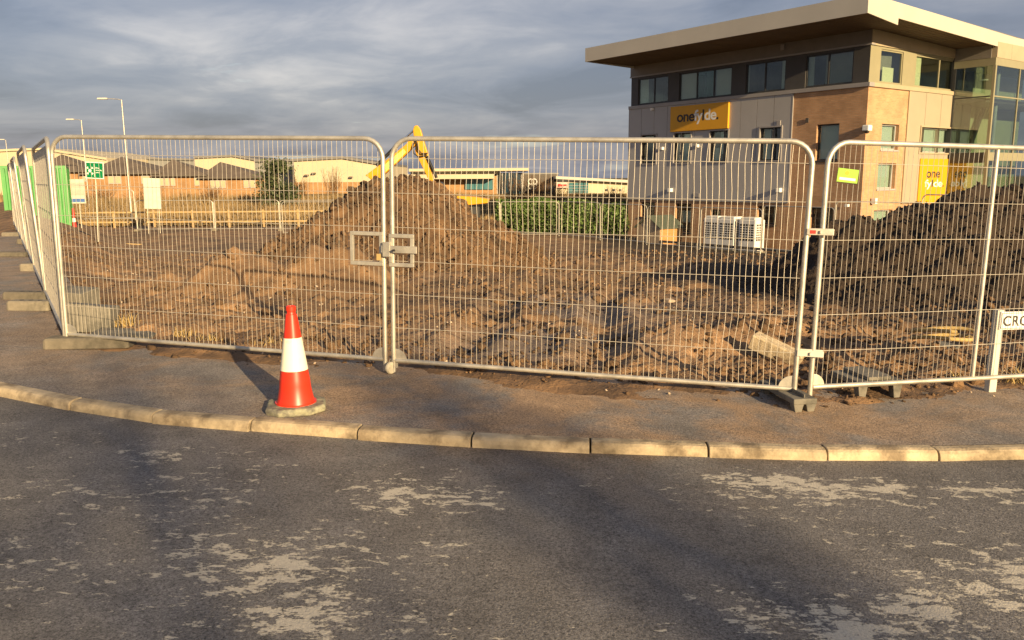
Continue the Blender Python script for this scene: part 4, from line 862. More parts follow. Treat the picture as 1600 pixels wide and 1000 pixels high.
# ================================================================== FAR FENCE ROWS
fp = panel_proto(14, .0016, .024); fp_used = False
def far_panels(pts, label, group, zf):
    global fp_used
    for i_, (a, b) in enumerate(zip(pts[:-1], pts[1:])):
        o = fp if not fp_used else copy_tree(fp); fp_used = True
        a = np.array(a); b = np.array(b); o.location = (a[0], a[1], zf(a)); L_ = np.linalg.norm(b-a); o.scale = (L_/3.52, 1, 1); o.rotation_euler.z = math.atan2(b[1]-a[1], b[0]-a[0])
        tag(o, ORD[i_]+' '+label, 'fence', group)
zf = lambda a: TZ(a[0], a[1])+.02
fr = [D(x, 320, dd)[:2] for x, dd in ((100, 54), (212, 54.6), (334, 54.8), (437, 54.8), (540, 54.6), (640, 54.4))]
far_panels(fr, 'galvanised mesh panel from the container in the far row before the timber rails', 'far row of mesh panels', zf)
for i_, a in enumerate(fr): foot_block('ballast_block', (a[0], a[1], zf(a)), R(90), .7, .25, .14, label='%s concrete foot from the container under the far row of panels' % ORD[i_], group='feet of the far row')
# along the office and the hedge
base_l = [wallpt(1250, 390, 4.2)+e2*(-8.5+3.5*k) for k in range(0, 8)]
far_panels(base_l, 'galvanised mesh panel from the dark bank in the row before the office', 'mesh panels before the office', zf)
hd = base_l[-1]; far_panels([hd+np.array([-.98, .19])*3.45*k for k in range(0, 6)], 'galvanised mesh panel from the office in the row before the green hedge', 'mesh panels before the hedge', zf)

# timber post and rail fence
tf = empty('timber_fence', (0, 0, 0)); px = [112, 178, 241, 301, 358, 412, 466, 520]
pts = [D(x, 340, 59.5)[:2] for x in px]
for q in pts: MB().box(-.07, .07, -.05, .05, -.3, 1.32).obj('post', 'timber', tf).location = (q[0], q[1], -1.78)
for a, b in zip(pts[:-1], pts[1:]):
    za = zb_ = -1.78
    for h, keep in ((1.12, True), (.42, True)):
        m = MB(); m.prism([(a[0], a[1]-.055, za+h), (b[0], b[1]-.055, zb_+h), (b[0], b[1]-.055, zb_+h+.11), (a[0], a[1]-.055, za+h+.11)], (0, -.045, 0)); m.obj('rail', 'timber', tf)
tag(tf, 'pale timber post and rail fence across the rough grass', 'fence')

# ================================================================== CONTAINER, BOARDS, LAMPS
pcn = Zl(113, 360, -.95)
ct = empty('shipping_container', (pcn[0], pcn[1], TZ(pcn[0], pcn[1])-.03), R(27)); HT = 2.62; WD = 2.45; LN = 6.05
sc0 = 93/FPX*pcn[1]/HT; ct.scale = (sc0,)*3 if .7 < sc0 < 1.4 else (1, 1, 1)
# origin: near right bottom corner; front face runs to -x, side runs back to +y
nR = 12; m = MB(); prof_ = []
for i in range(nR):
    x0 = -WD+.08+(WD-.16)*i/nR; w_ = (WD-.16)/nR; prof_ += [(x0, .035), (x0+w_*.35, .035), (x0+w_*.5, 0), (x0+w_*.85, 0)]
prof_.append((-.08, .035)); vs = [(x, y, z) for z in (.16, HT-.12) for x, y in prof_]; k = len(prof_)
m.add(vs, [(i, i+1, k+i+1, k+i) for i in range(k-1)]).obj('corrugated_side', 'container', ct)
m = MB(); prof_ = []
for i in range(26):
    y0 = .08+(LN-.16)*i/26; w_ = (LN-.16)/26; prof_ += [(-.035, y0), (-.035, y0+w_*.35), (0, y0+w_*.5), (0, y0+w_*.85)]
prof_.append((-.035, LN-.08)); vs = [(x, y, z) for z in (.16, HT-.12) for x, y in prof_]; k = len(prof_)
m.add(vs, [(i, i+1, k+i+1, k+i) for i in range(k-1)]).obj('corrugated_side', 'container', ct)
for x in (-WD, -.1):
    for y in (-.005, LN-.1): MB().box(x, x+.1, y, y+.1, 0, HT).obj('corner_post', 'container', ct)
for z in (0, HT-.12):
    MB().box(-WD+.1, -.1, 0, .09, z, z+.16 if z == 0 else HT-.003).obj('end_rail', 'container', ct); MB().box(-.09, -.003, .1, LN-.1, z, z+.16 if z == 0 else HT-.003).obj('side_rail', 'container', ct)
MB().box(-WD+.003, -.05, .06, LN-.05, HT-.05, HT-.01).obj('roof_panel', 'container', ct); MB().box(-WD+.003, -WD+.05, .06, LN-.05, .05, HT-.05).obj('back_side', 'container', ct)
for y in (-.03,):
    for x in (-WD+.55, -WD+.9, -.9, -.55): MB().tube([(x, y, .15), (x, y, HT-.12)], .02, 8).obj('lock_rod', 'container', ct, True)
tag(ct, 'bright green corrugated steel shipping container inside the site fence', 'container')
# red and white barrier post beside it
pr = Zl(117, 358, -1.0); bp_ = empty('barrier_post', (pr[0], pr[1], TZ(pr[0], pr[1]))); 
for i, (z0, z1, mm) in enumerate(((0, .28, 'red'), (.28, .5, 'white'), (.5, 1.05, 'red'))): MB().lathe([(.11-.02*i, z0+.001), (.10-.02*i, z1)], 20).obj('band', mm, bp_, True)
tag(bp_, 'red and white striped post beside the green container', 'post')
def board(name, x0, x1, y0, y1, dist, m, label, cat, posts=True, tilt=0.0):
    a = D(x0, y1, dist); b = D(x1, y1, dist); t = D(x0, y0, dist); root = empty(name, (a[0], a[1], a[2])); root.rotation_euler.y = tilt; w = b[0]-a[0]; h = t[2]-a[2]
    MB().box(0, w, -.03, .0, 0, h).obj('board', m, root, bevel=.004)
    if posts:
        zg = TZ(a[0], a[1])
        for x in ((.15*w, .85*w) if w > .9 else (.5*w,)): MB().tube([(x, .03, zg-a[2]-.2), (x, .03, h*.9)], .02, 8).obj('post', 'steel', root, True)
    tag(root, label, cat); return root, w, h
r_, w_, h_ = board('assembly_sign', 134.5, 163, 252.5, 278.5, 30, 'white', 'green and white fire assembly point sign above the far fences', 'sign', True, R(3.0))
MB().box(.03, w_-.03, -.036, -.031, .03, h_-.03).obj('green_field', 'sign_green', r_)
MB().box(w_*.485, w_*.505, -.040, -.0365, .06, h_-.06).obj('divider', 'white', r_)
MB().lathe([(.085*w_, 0), (.085*w_, .003)], 20).obj('pictogram', 'white', r_).matrix_basis = Matrix.Translation((w_*.26, -.0365, h_*.47)) @ Matrix.Rotation(R(90), 4, 'X')
for sx in (-1, 1):
    for sz in (-1, 1):
        m = MB(); c0 = Vector((w_*.26+sx*.15*w_, -.0395, h_*.47+sz*.2*h_)); tpt = Vector((w_*.26+sx*.08*w_, -.0395, h_*.47+sz*.1*h_)); pp_ = Vector((-sz*.03, 0, sx*.03)); m.prism([tpt, c0+pp_, c0-pp_], (0, .003, 0)); m.obj('pictogram_arrow', 'white', r_)
for i, s in enumerate(('Fire', 'assembly', 'point')): text_obj('lettering', s, 'white', r_, Matrix.Translation((w_*.57, -.0375, h_*(.60-.14*i))) @ Matrix.Rotation(R(90), 4, 'X'), height=h_*.10, bold=.02)
r_, w_, h_ = board('notice_board', 112, 135, 280, 318, 50, 'dirty_white', 'site notice board with pink, white and blue panels by the container', 'notice board')
for f0, f1, mm in ((.62, .86, 'pinkish'), (.34, .6, 'pinkish'), (.06, .2, 'blue')): MB().box(.05*w_, .95*w_, -.036, -.0305, h_*f0, h_*f1).obj('printed_panel', mm, r_)
board('white_board', 226, 252, 278, 326, 52, 'dirty_white', 'tall blank white board hung on the far mesh fence', 'board', True, R(1.5))
def lamp(px_t, py_t, px_b, py_b, dist, arm, label):
    b = D(px_b, py_b, dist); t = D(px_t, py_t, dist); root = empty('street_lamp', (b[0], b[1], b[2]-.6)); h = t[2]-b[2]+.6
    MB().tube([(0, 0, 0), (0, 0, 1.6)], .085, 12).obj('base_section', 'steel', root, True); MB().tube([(0, 0, 1.6), (0, 0, h)], [.065, .042], 12).obj('column', 'steel', root, True)
    MB().tube([(0, 0, h-.02), (-.2*arm, 0, h+.05), (-arm+.3, 0, h+.09)], .028, 8).obj('arm', 'steel', root, True)
    MB().box(-arm-.35, -arm+.35, -.12, .12, h+.03, h+.15).obj('lantern', 'dirty_white', root, bevel=.04); return tag(root, label, 'street lamp', 'street lamps on the far road')
lamp(188, 156, 205, 332, 60, 1.35, 'tall grey street lamp whose column rises beside the blank white board'); lamp(126, 188, 140, 326, 76, 1.0, 'tall grey street lamp rising behind the fire assembly sign'); lamp(14, 219, 20, 320, 110, .5, 'far street lamp above the cream shed roof left of the container')

# ================================================================== FAR BUILDINGS
def bxp(x0, x1, y0, dist, zb=-2.3): a = D(x0, y0, dist); b = D(x1, y0, dist); return a[0], b[0], a[2], b[2]
# brick pavilions with pyramid roofs
DB = 88.0
def pavilion(x0, x1, ye, xp, yp, label, wins, dist):
    a = D(x0, ye, dist); b = D(x1, ye, dist); pk = D(xp, yp, dist+ (b[0]-a[0])/2); root = empty('brick_pavilion', (a[0], a[1], -2.3)); W_ = b[0]-a[0]; ze = a[2]+2.3; dep = W_
    MB().box(0, W_, 0, dep, 0, ze).obj('wall', 'brick_far', root)
    e = .55; pkz = pk[2]+2.3; px0 = pk[0]-a[0]; v = [(-e, -e, ze-.12), (W_+e, -e, ze-.12), (W_+e, dep+e, ze-.12), (-e, dep+e, ze-.12), (px0, dep/2, pkz)]
    MB().add(v, [(0, 1, 4), (1, 2, 4), (2, 3, 4), (3, 0, 4), (3, 2, 1, 0)]).obj('roof', 'roof_tile', root)
    MB().box(-e, W_+e, -e-.04, -e-.001, ze-.26, ze-.10).obj('gutter', 'far_dark', root)
    for (wx0, wx1) in wins:
        q0 = D(wx0, ye, dist)[0]-a[0]; q1 = D(wx1, ye, dist)[0]-a[0]; wn = MB().box(q0, q1, -.06, .02, ze-1.25, ze-.42).obj('window', 'frame_pale', root); MB().box(q0+.06, q1-.06, -.075, -.061, ze-1.18, ze-.48).obj('pane', 'far_pane', wn)
    tag(root, label, 'building', 'brick pavilions beyond the field')
pavilion(62, 134, 265.5, 96, 241, 'orange brick pavilion with brown pyramid roof behind the green container', [(76, 85), (86, 95), (128, 133)], DB)
pavilion(136, 246, 269, 190, 245, 'orange brick pavilion with brown pyramid roof behind the assembly sign', [(168, 178), (179, 188), (220, 233)], DB)
pavilion(247, 318, 272, 270, 249, 'orange brick pavilion with brown pyramid roof between the blank board and heap', [(248, 255), (257, 264), (266, 273), (303, 311)], DB)
pavilion(319, 404, 275.5, 344, 253, 'orange brick pavilion with brown pyramid roof beside the dark conifer', [(328, 335), (336, 343), (344, 352), (380, 388), (389, 398)], DB)
def shed(name, prof, yb, dist, depth, m, label, rm='roof_grey', strip=None, xg=None):
    """gable or flat-topped shed: prof = roofline pixels"""
    P_ = [D(x, y, dist) for x, y in prof]; a = P_[0]; zb = -2.32; root = empty(name, (a[0], dist, zb))
    pts = [(P_[0][0]-a[0], 0, 0)] + [(p[0]-a[0], 0, p[2]-zb) for p in P_] + [(P_[-1][0]-a[0], 0, 0)]
    MB().prism(pts, (0, depth, 0)).obj('wall', m, root)
    for p, q in zip(P_[:-1], P_[1:]):
        dx, dz = q[0]-p[0], q[2]-p[2]; l = math.hypot(dx, dz)
        MB().prism([(p[0]-a[0]-.001, -.4, p[2]-zb+.01), (q[0]-a[0]+.001, -.4, q[2]-zb+.01), (q[0]-a[0]+.001, -.4, q[2]-zb+.35), (p[0]-a[0]-.001, -.4, p[2]-zb+.35)], (0, depth+.6, 0)).obj('roof', rm, root)
    if strip: 
        zt_ = D(prof[0][0], strip, dist)[2]-zb; MB().box(.02, P_[-1][0]-a[0]-.02, -.25, -.01, 0, zt_).obj('brick_plinth', 'brick_far', root)
    tag(root, label, 'warehouse'); return root, a, zb, P_[-1][0]-a[0]
shed('warehouse', [(-60, 241), (20, 236), (70, 234.5), (168, 250)], 330, 135, 30, 'cream_clad', 'long cream warehouse roofline behind the brick pavilions and container', 'cream_clad')
shed('warehouse', [(222, 249), (303, 251)], 330, 150, 25, 'shed_grey', 'grey flat warehouse behind the brick pavilions')
shed('warehouse', [(304, 248), (364, 245), (404, 252)], 330, 140, 25, 'cream_clad', 'small cream gabled warehouse behind the brick pavilions')
shed('warehouse', [(398, 253), (459, 252)], 330, 128, 30, 'shed_grey', 'grey side wing of the cream gabled warehouse')
rs, ra_, zb_, wt = shed('warehouse', [(459, 252), (536, 248), (596, 258)], 330, 122, 30, 'cream_clad', 'cream gabled warehouse on a brick plinth beside the soil heap', 'roof_grey', 285)
for px, py in ((480, 274), (491, 271), (549, 277)): q = D(px, py, 122); MB().box(q[0]-ra_[0]-.25, q[0]-ra_[0]+.25, -.6, -.02, q[2]-zb_-.12, q[2]-zb_+.12).obj('wall_lamp', 'far_dark', rs)
# showroom with glazed drum
def blk(root, x0, x1, y0, y1, dist, m, nm, dep=8, o=0.0):
    a = D(x0, y1, dist); b = D(x1, y0, dist); return MB().box(a[0]-root.location.x, b[0]-root.location.x, dist+o-root.location.y, dist+o+dep-root.location.y, a[2]-root.location.z, b[2]-root.location.z).obj(nm, m, root)
s0 = D(660, 300, 112); sr = empty('showroom', (s0[0], 112, -2.3))
blk(sr, 640, 776, 275, 322, 112, 'brick_far', 'wall', 20); blk(sr, 640, 772, 272, 280, 112, 'cream_clad', 'canopy', 20.5, -2.5); blk(sr, 640, 778, 265, 273, 112, 'fascia', 'clerestory', 18, 1)
blk(sr, 640, 826, 262.5, 268, 112, 'cream_clad', 'roof', 20, -.8)
for i in range(6): blk(sr, 727+i*7.3, 733.5+i*7.3, 280, 296, 112, 'teal', 'window', .2, -.25)
dr = D(796, 290, 114); zt_ = D(796, 270, 112)[2]
MB().lathe([(1.9, 0), (1.9, zt_+2.3)], 20, (dr[0]-s0[0], 2.0, 0)).obj('glazed_drum', 'deep_glass', sr)
for i in range(7): t = math.pi*(1+i/6); MB().box(-.05, .05, -.05, .05, 0, zt_+2.3).obj('mullion', 'frame_pale', sr).location = (dr[0]-s0[0]+1.92*math.cos(t), 2+1.92*math.sin(t), 0)
tag(sr, 'low showroom with cream roof edge, teal windows and a dark glazed drum', 'building')
dk = empty('retail_unit', (D(818, 290, 116)[0], 116, -2.3)); blk(dk, 818, 872, 271.5, 322, 116, 'far_dark', 'wall', 14); blk(dk, 817, 873, 270, 272.5, 116, 'shed_grey', 'roof_edge', 14.3, -.1)
e_ = D(832, 287.5, 116)
for sx in (-1, 1):
    for sz in (-1, 1):
        mb = MB(); ring_ = [(.36*math.cos(t), .36*math.sin(t)) for t in np.linspace(0, 2*math.pi, 17)]; mb.tube([(x, 0, z) for x, z in ring_], .09, 6, False); o = mb.obj('emblem_ring', 'white', dk); o.location = (e_[0]-dk.location.x+sx*.24, -.15, e_[2]+2.3+sz*.33)
blk(dk, 850, 864, 289, 303, 116, 'dirty_white', 'sign', .2, -.35); blk(dk, 853, 862, 295, 299, 116, 'far_dark', 'sign_mark', .1, -.5)
tag(dk, 'dark brown retail unit with a white four ring emblem', 'building')
cw = empty('cream_store', (D(868, 290, 110)[0], 110, -2.3)); blk(cw, 868, 1010, 284, 322, 110, 'cream_clad', 'wall', 18)
a = D(868, 279.5, 110); b = D(1010, 287, 110); MB().prism([(0, -1, a[2]+2.3), (b[0]-a[0], -1, b[2]+2.3), (b[0]-a[0], -1, b[2]+2.3+.35), (0, -1, a[2]+2.3+.35)], (0, 20, 0)).obj('roof', 'fascia', cw)
blk(cw, 869.5, 887, 284.5, 293.5, 110, 'pinkish', 'sign', .3, -.5); blk(cw, 872, 876, 287, 291, 110, 'red', 'sign_mark', .1, -.62); blk(cw, 877, 885, 288, 290.5, 110, 'red', 'sign_mark', .1, -.62)
for i in range(4): blk(cw, 888+i*8, 895+i*8, 285.5, 306, 110, 'teal', 'window', .2, -.22)
for i in range(1, 5): blk(cw, 887, 920, 285.5+i*4.1, 286.1+i*4.1, 110, 'frame_pale', 'glazing_bar', .1, -.34)
for px in (948, 959, 970): blk(cw, px-1.7, px+1.7, 295.3, 298.2, 110, 'frame_dark', 'window', .15, -.16)
tag(cw, 'cream store with sloping roof edge, gridded glazing and a pink sign', 'building')

# ================================================================== EXCAVATOR BEHIND THE HEAP
DX = 25.6
def ex(px, py, dy=0.0): p = D(px, py, DX); return Vector((p[0], DX+dy, p[2]))
er = ex(610, 300); zg = TZ(er.x, er.y+.5); ex0 = Vector((er.x, DX, zg)); xc = empty('excavator', tuple(ex0))
def exl(px, py, dy=0.0): return ex(px, py, dy)-ex0
def plate(poly, th, nm, m, parent=xc, bev=.02, dy=0.0): mb = MB(); mb.prism([exl(x, y, -th/2+dy) for x, y in poly], (0, th, 0)); return mb.obj(nm, m, parent, bevel=bev)
bm_ = plate([(572, 274), (603, 251.5), (635, 226), (644, 214.5), (652, 217), (650, 227), (624, 252), (600, 274), (588, 286)], .30, 'boom', 'yellow')
plate([(598, 262), (614, 247), (632, 233), (635, 238), (622, 252), (602, 270)], .312, 'hivis_patch', 'hivis', bm_, 0)
dp_ = plate([(646, 203), (648, 197), (653, 196), (658, 203), (664, 224), (670, 243), (674, 262), (680, 292), (676, 293), (664, 268), (654, 248), (649, 236), (650, 222), (647, 214)], .24, 'dipper_arm', 'yellow')
cy = MB().tube([exl(588, 259), exl(619, 228)], .05, 12).obj('ram_cylinder', 'black', xc, True); MB().tube([exl(617, 230), exl(625, 222.5)], .062, 12).obj('gland', 'dirty_white', cy, True); MB().tube([exl(624, 223.5), exl(646, 204)], .032, 12).obj('ram_rod', 'chrome', cy, True)
MB().tube([exl(668, 244, -.16), exl(674, 258, -.16), exl(683, 278, -.16)], .045, 10).obj('bucket_ram', 'black', xc, True)
for off in (0, -.05):
    MB().tube([exl(640, 219, -.19+off), exl(648, 214, -.2+off), exl(653, 224, -.2+off), exl(655, 234, -.2+off), exl(660, 240, -.2+off), exl(669, 240, -.18+off)], .018, 8).obj('hose', 'black', xc, True)
MB().tube([exl(649, 222, -.25), exl(646, 232, -.25), exl(648, 240, -.25), exl(655, 245, -.25), exl(668, 243, -.2)], .018, 8).obj('hose', 'black', xc, True)
# bucket behind the heap, then upper works, cab and tracks
plate([(676, 286), (690, 284), (700, 300), (694, 322), (676, 326), (668, 312), (680, 306)], .7, 'bucket', 'dark_steel')
hs = MB().box(-1.0, .9, .35, 2.0, .85, 1.6).obj('engine_house', 'yellow', xc, bevel=.06); MB().box(-.9, .8, 2.0, 2.25, .8, 1.5).obj('counterweight', 'dark_steel', xc, bevel=.06)
cbn = MB().box(.0, .85, .5, 1.5, 1.0, 2.2).obj('cab', 'yellow', xc, bevel=.06); MB().box(.12, .72, .485, .499, 1.5, 2.1).obj('window', 'deep_glass', cbn)
for y in (.2, 1.75):
    tk = MB().tube([(-1.45, y+.2, .38), (1.0, y+.2, .38)], .36, 14).obj('track', 'rubber', xc, True)
    for x in (-1.45, 1.0): w = MB().lathe([(.24, -.22), (.24, .22)], 20).obj('sprocket', 'dark_steel', tk); w.rotation_euler.x = R(90); w.location = (x, y+.2, .38)
MB().box(-.7, .6, .5, 1.9, .6, .86).obj('undercarriage', 'dark_steel', xc)
tag(xc, 'yellow excavator with raised arm behind the tall soil heap', 'excavator')
# second machine: a yellow bonnet showing past the heap's right shoulder
dm = empty('site_dumper', (D(742, 310, 34)[0], 34, TZ(-1.5, 34))); zt_ = D(750, 306, 34)[2]-dm.location.z
MB().prism([(-.7, -.7, zt_-.4), (.55, -.7, zt_-.28), (.6, -.7, zt_-.12), (.0, -.7, zt_-.02), (-.7, -.7, zt_+.02)], (0, 1.4, 0)).obj('skip', 'yellow', dm, bevel=.03)
MB().box(-1.9, .2, -.55, .55, .55, zt_-.42).obj('chassis', 'dark_steel', dm); MB().box(-1.8, -.9, -.5, .5, zt_-.419, zt_-.1).obj('bonnet', 'yellow', dm, bevel=.04)
for x in (-1.5, .1):
    for y in (-.7, .45): w = MB().lathe([(.15, -.13), (.42, -.13), (.45, 0), (.42, .13), (.15, .13)], 24).obj('wheel', 'rubber', dm, True); w.rotation_euler.x = R(90); w.location = (x, y+.12, .45)
tag(dm, 'yellow site dumper mostly hidden beyond the right shoulder of the tall heap', 'dumper')

# ================================================================== SITE DEBRIS
def slab(name, px, py, dims, rot, m, label, dz=0.0, cat='block', group=None, jit=.012):
    p = G(px, py); x, y = p[0], p[1]
    for _ in range(6): q = Zl(px, py, TZ(x, y)); x, y = q[0], q[1]
    rg = np.random.default_rng(int(px)); mb = MB().box(-dims[0]/2, dims[0]/2, -dims[1]/2, dims[1]/2, 0, dims[2])
    mb.v = [tuple(np.array(v)+rg.uniform(-jit, jit, 3)) for v in mb.v]; o = mb.obj(name, m, None, bevel=.012, seg=2); o.location = (x, y, TZ(x, y)-.02+dz); o.rotation_euler = rot; return tag(o, label, cat, group)
slab('concrete_block', 142, 517, (.46, .30, .30), (R(-8), R(6), R(8)), 'block_grey', 'squat grey block of rubble just behind the corner post', cat='block')
slab('concrete_block', 122, 492, (.40, .34, .34), (R(5), R(4), R(-10)), 'block_grey', 'tall grey block of rubble standing behind the squat one', cat='block')
slab('paving_slab', 195, 526, (.62, .40, .05), (R(3), R(4), R(6)), 'block_grey', 'flat grey slab lying on the earth at the fence foot', cat='slab')
slab('kerb_offcut', 1210, 545, (.52, .17, .15), (R(8), R(20), R(-30)), 'kerb', 'broken pale length of kerb lying on the spoil by the joined posts', dz=.05, cat='kerb stone')
slab('timber_plank', 205, 381, (1.1, .18, .06), (0, R(2), R(-6)), 'timber', 'short pale plank lying on the bare earth near the far row', cat='plank')
slab('paving_slab', 1470, 545, (.42, .26, .06), (R(5), R(-8), R(35)), 'block_grey', 'grey slab half buried under the dark bank', cat='slab')
slab('rubble_lump', 1045, 470, (.16, .12, .10), (R(12), R(8), R(40)), 'stone', 'pale lump of rubble on the mud beneath the middle of the gate panel', cat='rubble')
# coil of old pipe by the sign
pc_ = Zl(1475, 548, TZ(3.9, 8.0)); cp = MB()
pth = [(.32*math.cos(t)*(1+.06*math.sin(3*t)), .2*math.sin(t), .06+.012*t+.02*math.sin(2*t)) for t in np.linspace(0, 11, 60)]
co_ = cp.tube(pth, .02, 8).obj('pipe_coil', 'straw', None, True); co_.location = (pc_[0], pc_[1], TZ(pc_[0], pc_[1])+.05); tag(co_, 'loose coil of old pale pipe on the ground behind the street sign', 'pipe')
# dry tufts at the fence foot
def tuft(px, py, n, h, label, m='straw'):
    p = G(px, py); x, y = p[0], p[1]; mb = MB(); rg = random.Random(px)
    for i in range(n):
        a = rg.uniform(0, 6.28); l = h*rg.uniform(.5, 1.1); b = Vector((rg.gauss(0, .07), rg.gauss(0, .05), 0)); t = b+Vector((math.cos(a)*l*.7, math.sin(a)*l*.7, l*.8)); mid = b.lerp(t, .5)+Vector((0, 0, l*.16)); s = Vector((-math.sin(a), math.cos(a), 0))*.004
        mb.add([b-s, b+s, mid+s, mid-s], [(0, 1, 2, 3)]); mb.add([mid-s, mid+s, t], [(0, 1, 2)])
    o = empty('grass_tuft', (x, y, max(TZ(x, y), float(zp(x))))); stuff(mb.obj('blades', m, o)); tag(o, label, 'grass tuft', 'dead grass tufts along the fence')
for px, py, n, h, lb in ((195, 520, 60, .16, 'bushy straw coloured tuft of dead grass beside the squat rubble block'), (290, 535, 40, .13, 'upright straw tuft at the bottom rail between slab and cone'), (330, 540, 50, .09, 'low straw tuft at the bottom rail just behind the cone shadow'), (420, 548, 40, .08, 'low straw tuft at the bottom rail right behind the cone'), (1590, 600, 60, .16, 'bushy straw tuft beyond the street name sign post'), (1500, 596, 40, .1, 'low straw tuft at the foot of the middle fence post')): tuft(px, py, n, h, lb)
# fallen leaves by the foot
for px, py, lb in ((1212, 636, 'small brown fallen leaf beside the moulded foot of the joined posts'), (1290, 637, 'small brown fallen leaf between the two moulded feet'), (382, 550, 'small brown fallen leaf by the bottom rail behind the cone')):
    p = G(px, py); o = MB().add([(-.03, 0, .004), (0, -.02, .012), (.035, 0, .006), (0, .022, .016)], [(0, 1, 2), (0, 2, 3)]).obj('fallen_leaf', 'clod', None); o.location = (p[0], p[1], float(zp(p[0]))+.004); o.rotation_euler.z = px; tag(o, lb, 'leaf', 'fallen leaves')

# ================================================================== VEGETATION
def leaves(name, pts, size, m, parent, up=.3):
    n = len(pts); a = rng.normal(size=(n, 3)); a[:, 2] += up; a /= np.linalg.norm(a, axis=1)[:, None]; b = rng.normal(size=(n, 3)); u = np.cross(a, b); u /= np.linalg.norm(u, axis=1)[:, None]; v = np.cross(a, u)
    s = size*(.6+.8*rng.random(n)); u *= s[:, None]; v *= (s*.55)[:, None]
    V = np.stack([pts-u, pts+v, pts+u, pts-v], 1).reshape(-1, 3); F = np.arange(4*n).reshape(n, 4); return stuff(np_obj(name, V, F, m, parent))
def twigs(name, base, n, h, spread, m, parent, seed=0, r=.012):
    rg = random.Random(seed); mb = MB()
    for i in range(n):
        a = rg.uniform(0, 6.28); l = h*rg.uniform(.55, 1.05); s = rg.uniform(.1, 1)*spread; b = Vector((rg.gauss(0, spread*.25), rg.gauss(0, spread*.2), 0)); t = b+Vector((math.cos(a)*s, math.sin(a)*s*.7, l)); mid = b.lerp(t, .5)+Vector((rg.gauss(0, .08), 0, .06)); mb.tube([b, mid, t], [r, r*.7, r*.3], 4, False)
        for k in range(4): q = mid.lerp(t, k/4); mb.tube([q, q+Vector((rg.gauss(0, .25), rg.gauss(0, .2), rg.uniform(.1, .45)))], [r*.4, r*.2], 3, False)
    return mb.obj(name, m, parent)
# laurel hedge between the heap and the office
ha = D(775, 345, 52); hb = D(990, 345, 49.5)
hg = empty('laurel_hedge', (0, 0, 0)); n = 34000; t = rng.random(n); cx = ha[0]+(hb[0]-ha[0])*t; cy = ha[1]+(hb[1]-ha[1])*t + (rng.random(n)-.2)*2.2
hh = 2.15+.5*fbm(cx, cy, .5, 3, .5, 200); fz = rng.random(n)**.6; leaves('foliage', np.stack([cx, cy-.5*np.sin(fz*3.1)+.25*fbm(cx, fz*3, 1.5, 2, .5, 210), -2.0+hh*fz], -1), .10, 'leaf', hg)
for k in range(24): q = ha+(hb-ha)*(k+.5)/24; MB().tube([(q[0], q[1]+.5, -2.2), (q[0]+random.uniform(-.2, .2), q[1]+.5, -.4)], [.04, .015], 6).obj('stem', 'bark', hg)
tag(hg, 'dense green laurel hedge between the soil heap and the office', 'hedge')
# dark conifer
ctp = D(432, 262, 74); zb0 = -1.4; tr = empty('conifer_tree', (ctp[0], 74, zb0)); Ht = ctp[2]-zb0+.3
MB().tube([(0, 0, 0), (.05, 0, Ht*.5), (0, 0, Ht*.92)], [.16, .10, .03], 8).obj('trunk', 'bark', tr, True)
pts = []
for k in range(38):
    z = Ht*(.12+.86*random.random()); r_ = 2.0*(1-z/Ht)**.7*random.uniform(.5, 1.1)+.25; a = random.uniform(0, 6.28); e_ = Vector((math.cos(a)*r_, math.sin(a)*r_, z+.2)); MB().tube([(0, 0, z-.2), tuple(e_)], [.04, .012], 4).obj('branch', 'bark', tr)
    c = np.array(e_)*np.array([.75, .75, 1]); pts.append(c+rng.normal(size=(85, 3))*np.array([.48, .48, .26]))
leaves('crown', np.concatenate(pts), .13, 'leaf_dark', tr); tag(tr, 'dark green bushy conifer at the end of the brick pavilions', 'tree')
# bare brown shrubs by the far buildings
for i, (px, d_, h, sp) in enumerate(((800, 80, 3.4, 1.4), (822, 78, 3.0, 1.3), (845, 82, 2.6, 1.4), (870, 80, 2.0, 1.3), (905, 76, 1.5, 1.3), (960, 70, 2.3, 1.3), (520, 95, 3.6, 1.3), (470, 96, 2.6, 1.2), (330, 82, 1.9, 1.5), (230, 82, 2.0, 1.6), (160, 82, 2.0, 1.6))):
    q = D(px, 300, d_); sh_ = empty('bare_shrub', (q[0], q[1], float(field(np.array([q[0]]), np.array([q[1]]))[0]))); twigs('twigs', q, 60, h, sp, 'twig', sh_, i, .02); tag(sh_, ['tall bare brown shrub in front of the glazed drum', 'bare brown shrub between the glazed drum and the four ring emblem', 'bare brown shrub under the four ring emblem', 'low bare brown shrub before the gap between retail unit and cream store', 'low bare brown shrub before the gridded glazing of the cream store', 'bare brown shrub before the plain wall of the cream store', 'tall bare brown shrub before the cream gabled warehouse, close to the heap', 'bare brown shrub before the cream gabled warehouse, close to the conifer', 'bare brown shrub under the pavilion beside the conifer', 'bare brown shrub behind the blank white board', 'bare brown shrub behind the assembly sign'][i], 'shrub', 'bare shrubs beyond the site')
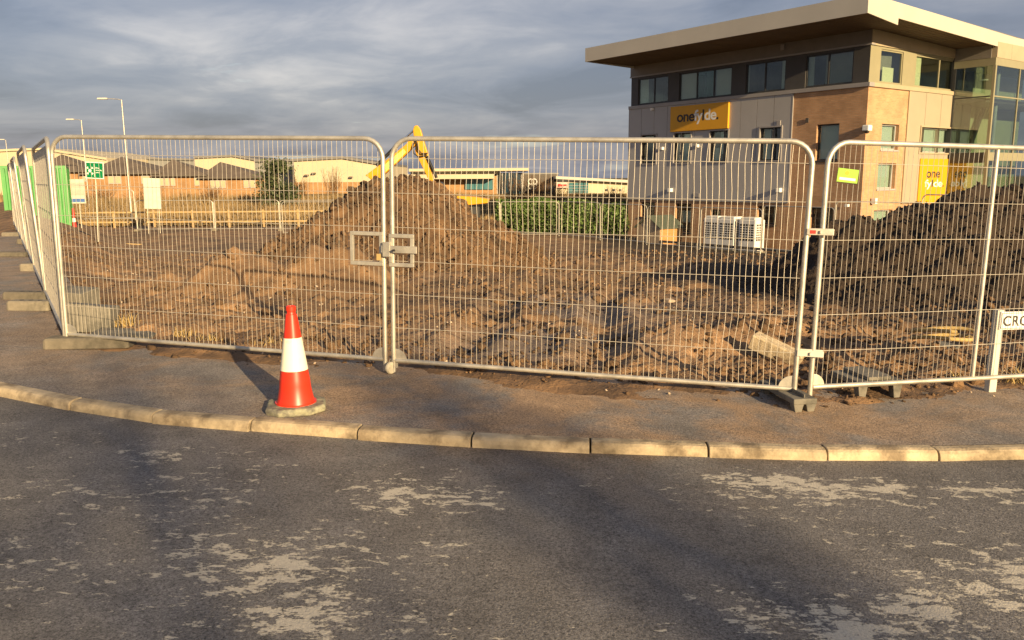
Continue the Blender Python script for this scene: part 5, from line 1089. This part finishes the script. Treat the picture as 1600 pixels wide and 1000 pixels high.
# rough dry grass beyond the far fence and behind the hedge
def grass(n, x0, x1, y0, y1, h, name, m):
    gx = rng.uniform(x0, x1, n); gy = rng.uniform(y0, y1, n); hh = h*(.5+.8*rng.random(n))*(1+.8*fbm(gx, gy, .18, 3, .5, 300)); gz = np.where(gy > 61, field(gx, gy), terrain(gx, gy))-.05
    a = rng.random(n)*6.28; w = .035+.03*rng.random(n); dx, dy = np.cos(a)*w, np.sin(a)*w; lx, ly = rng.normal(0, .22, n)*hh, rng.normal(0, .2, n)*hh
    V = np.stack([np.stack([gx-dx, gy-dy, gz], -1), np.stack([gx+dx, gy+dy, gz], -1), np.stack([gx+lx, gy+ly, gz+hh], -1)], 1).reshape(-1, 3); return stuff(np_obj(name, V, np.arange(3*n).reshape(n, 3), m))
tag(grass(60000, -62, -6, 60.5, 87, .95, 'rough_grass', 'dry_grass'), 'rough brown winter grass beyond the timber rail fence', 'grass')
tag(grass(22000, -6, 14, 56, 92, .55, 'rough_grass', 'dry_grass'), 'tall dry brown grass behind the laurel hedge', 'grass')

# unseen trees added behind the camera: their thin crowns throw the soft bands of shade on the road
def added_shade_tree(cx, cy, zc, rx, rz, n, seed, label):
    rg = np.random.default_rng(seed); root = empty('added_shade_tree', (cx, cy, -.1)); zc += .1
    MB().tube([(0, 0, 0), (.04, .03, zc*.5), (0, 0, zc+rz*.6)], [.09, .07, .02], 8).obj('trunk', 'bark', root, True)
    for k in range(22):
        a = rg.uniform(0, 6.28); z = zc+rz*rg.uniform(-.9, .7); e = Vector((math.cos(a)*rx*.9, math.sin(a)*rx*.9, z+rz*.3)); MB().tube([(0, 0, z-rz*.2), tuple(e*.5+Vector((0, 0, z*.5))), tuple(e)], [.025, .015, .006], 4).obj('branch', 'bark', root)
    p = rg.normal(size=(n, 3)); p /= np.linalg.norm(p, axis=1)[:, None]; p *= (rg.random((n, 1))**.4); p *= np.array([rx, rx, rz]); p[:, 2] += zc
    leaves('crown', p, .05, 'leaf_dark', root); return tag(root, label, 'tree', 'unseen trees added to shade the road')
added_shade_tree(14.0, -18.9, 7.05, .75, 1.3, 1500, 1, 'slim unseen tree added behind the camera to shade the road')
added_shade_tree(11.1, -18.2, 7.0, 1.0, 1.3, 800, 2, 'rounder unseen tree added beside the slim one to shade the road')
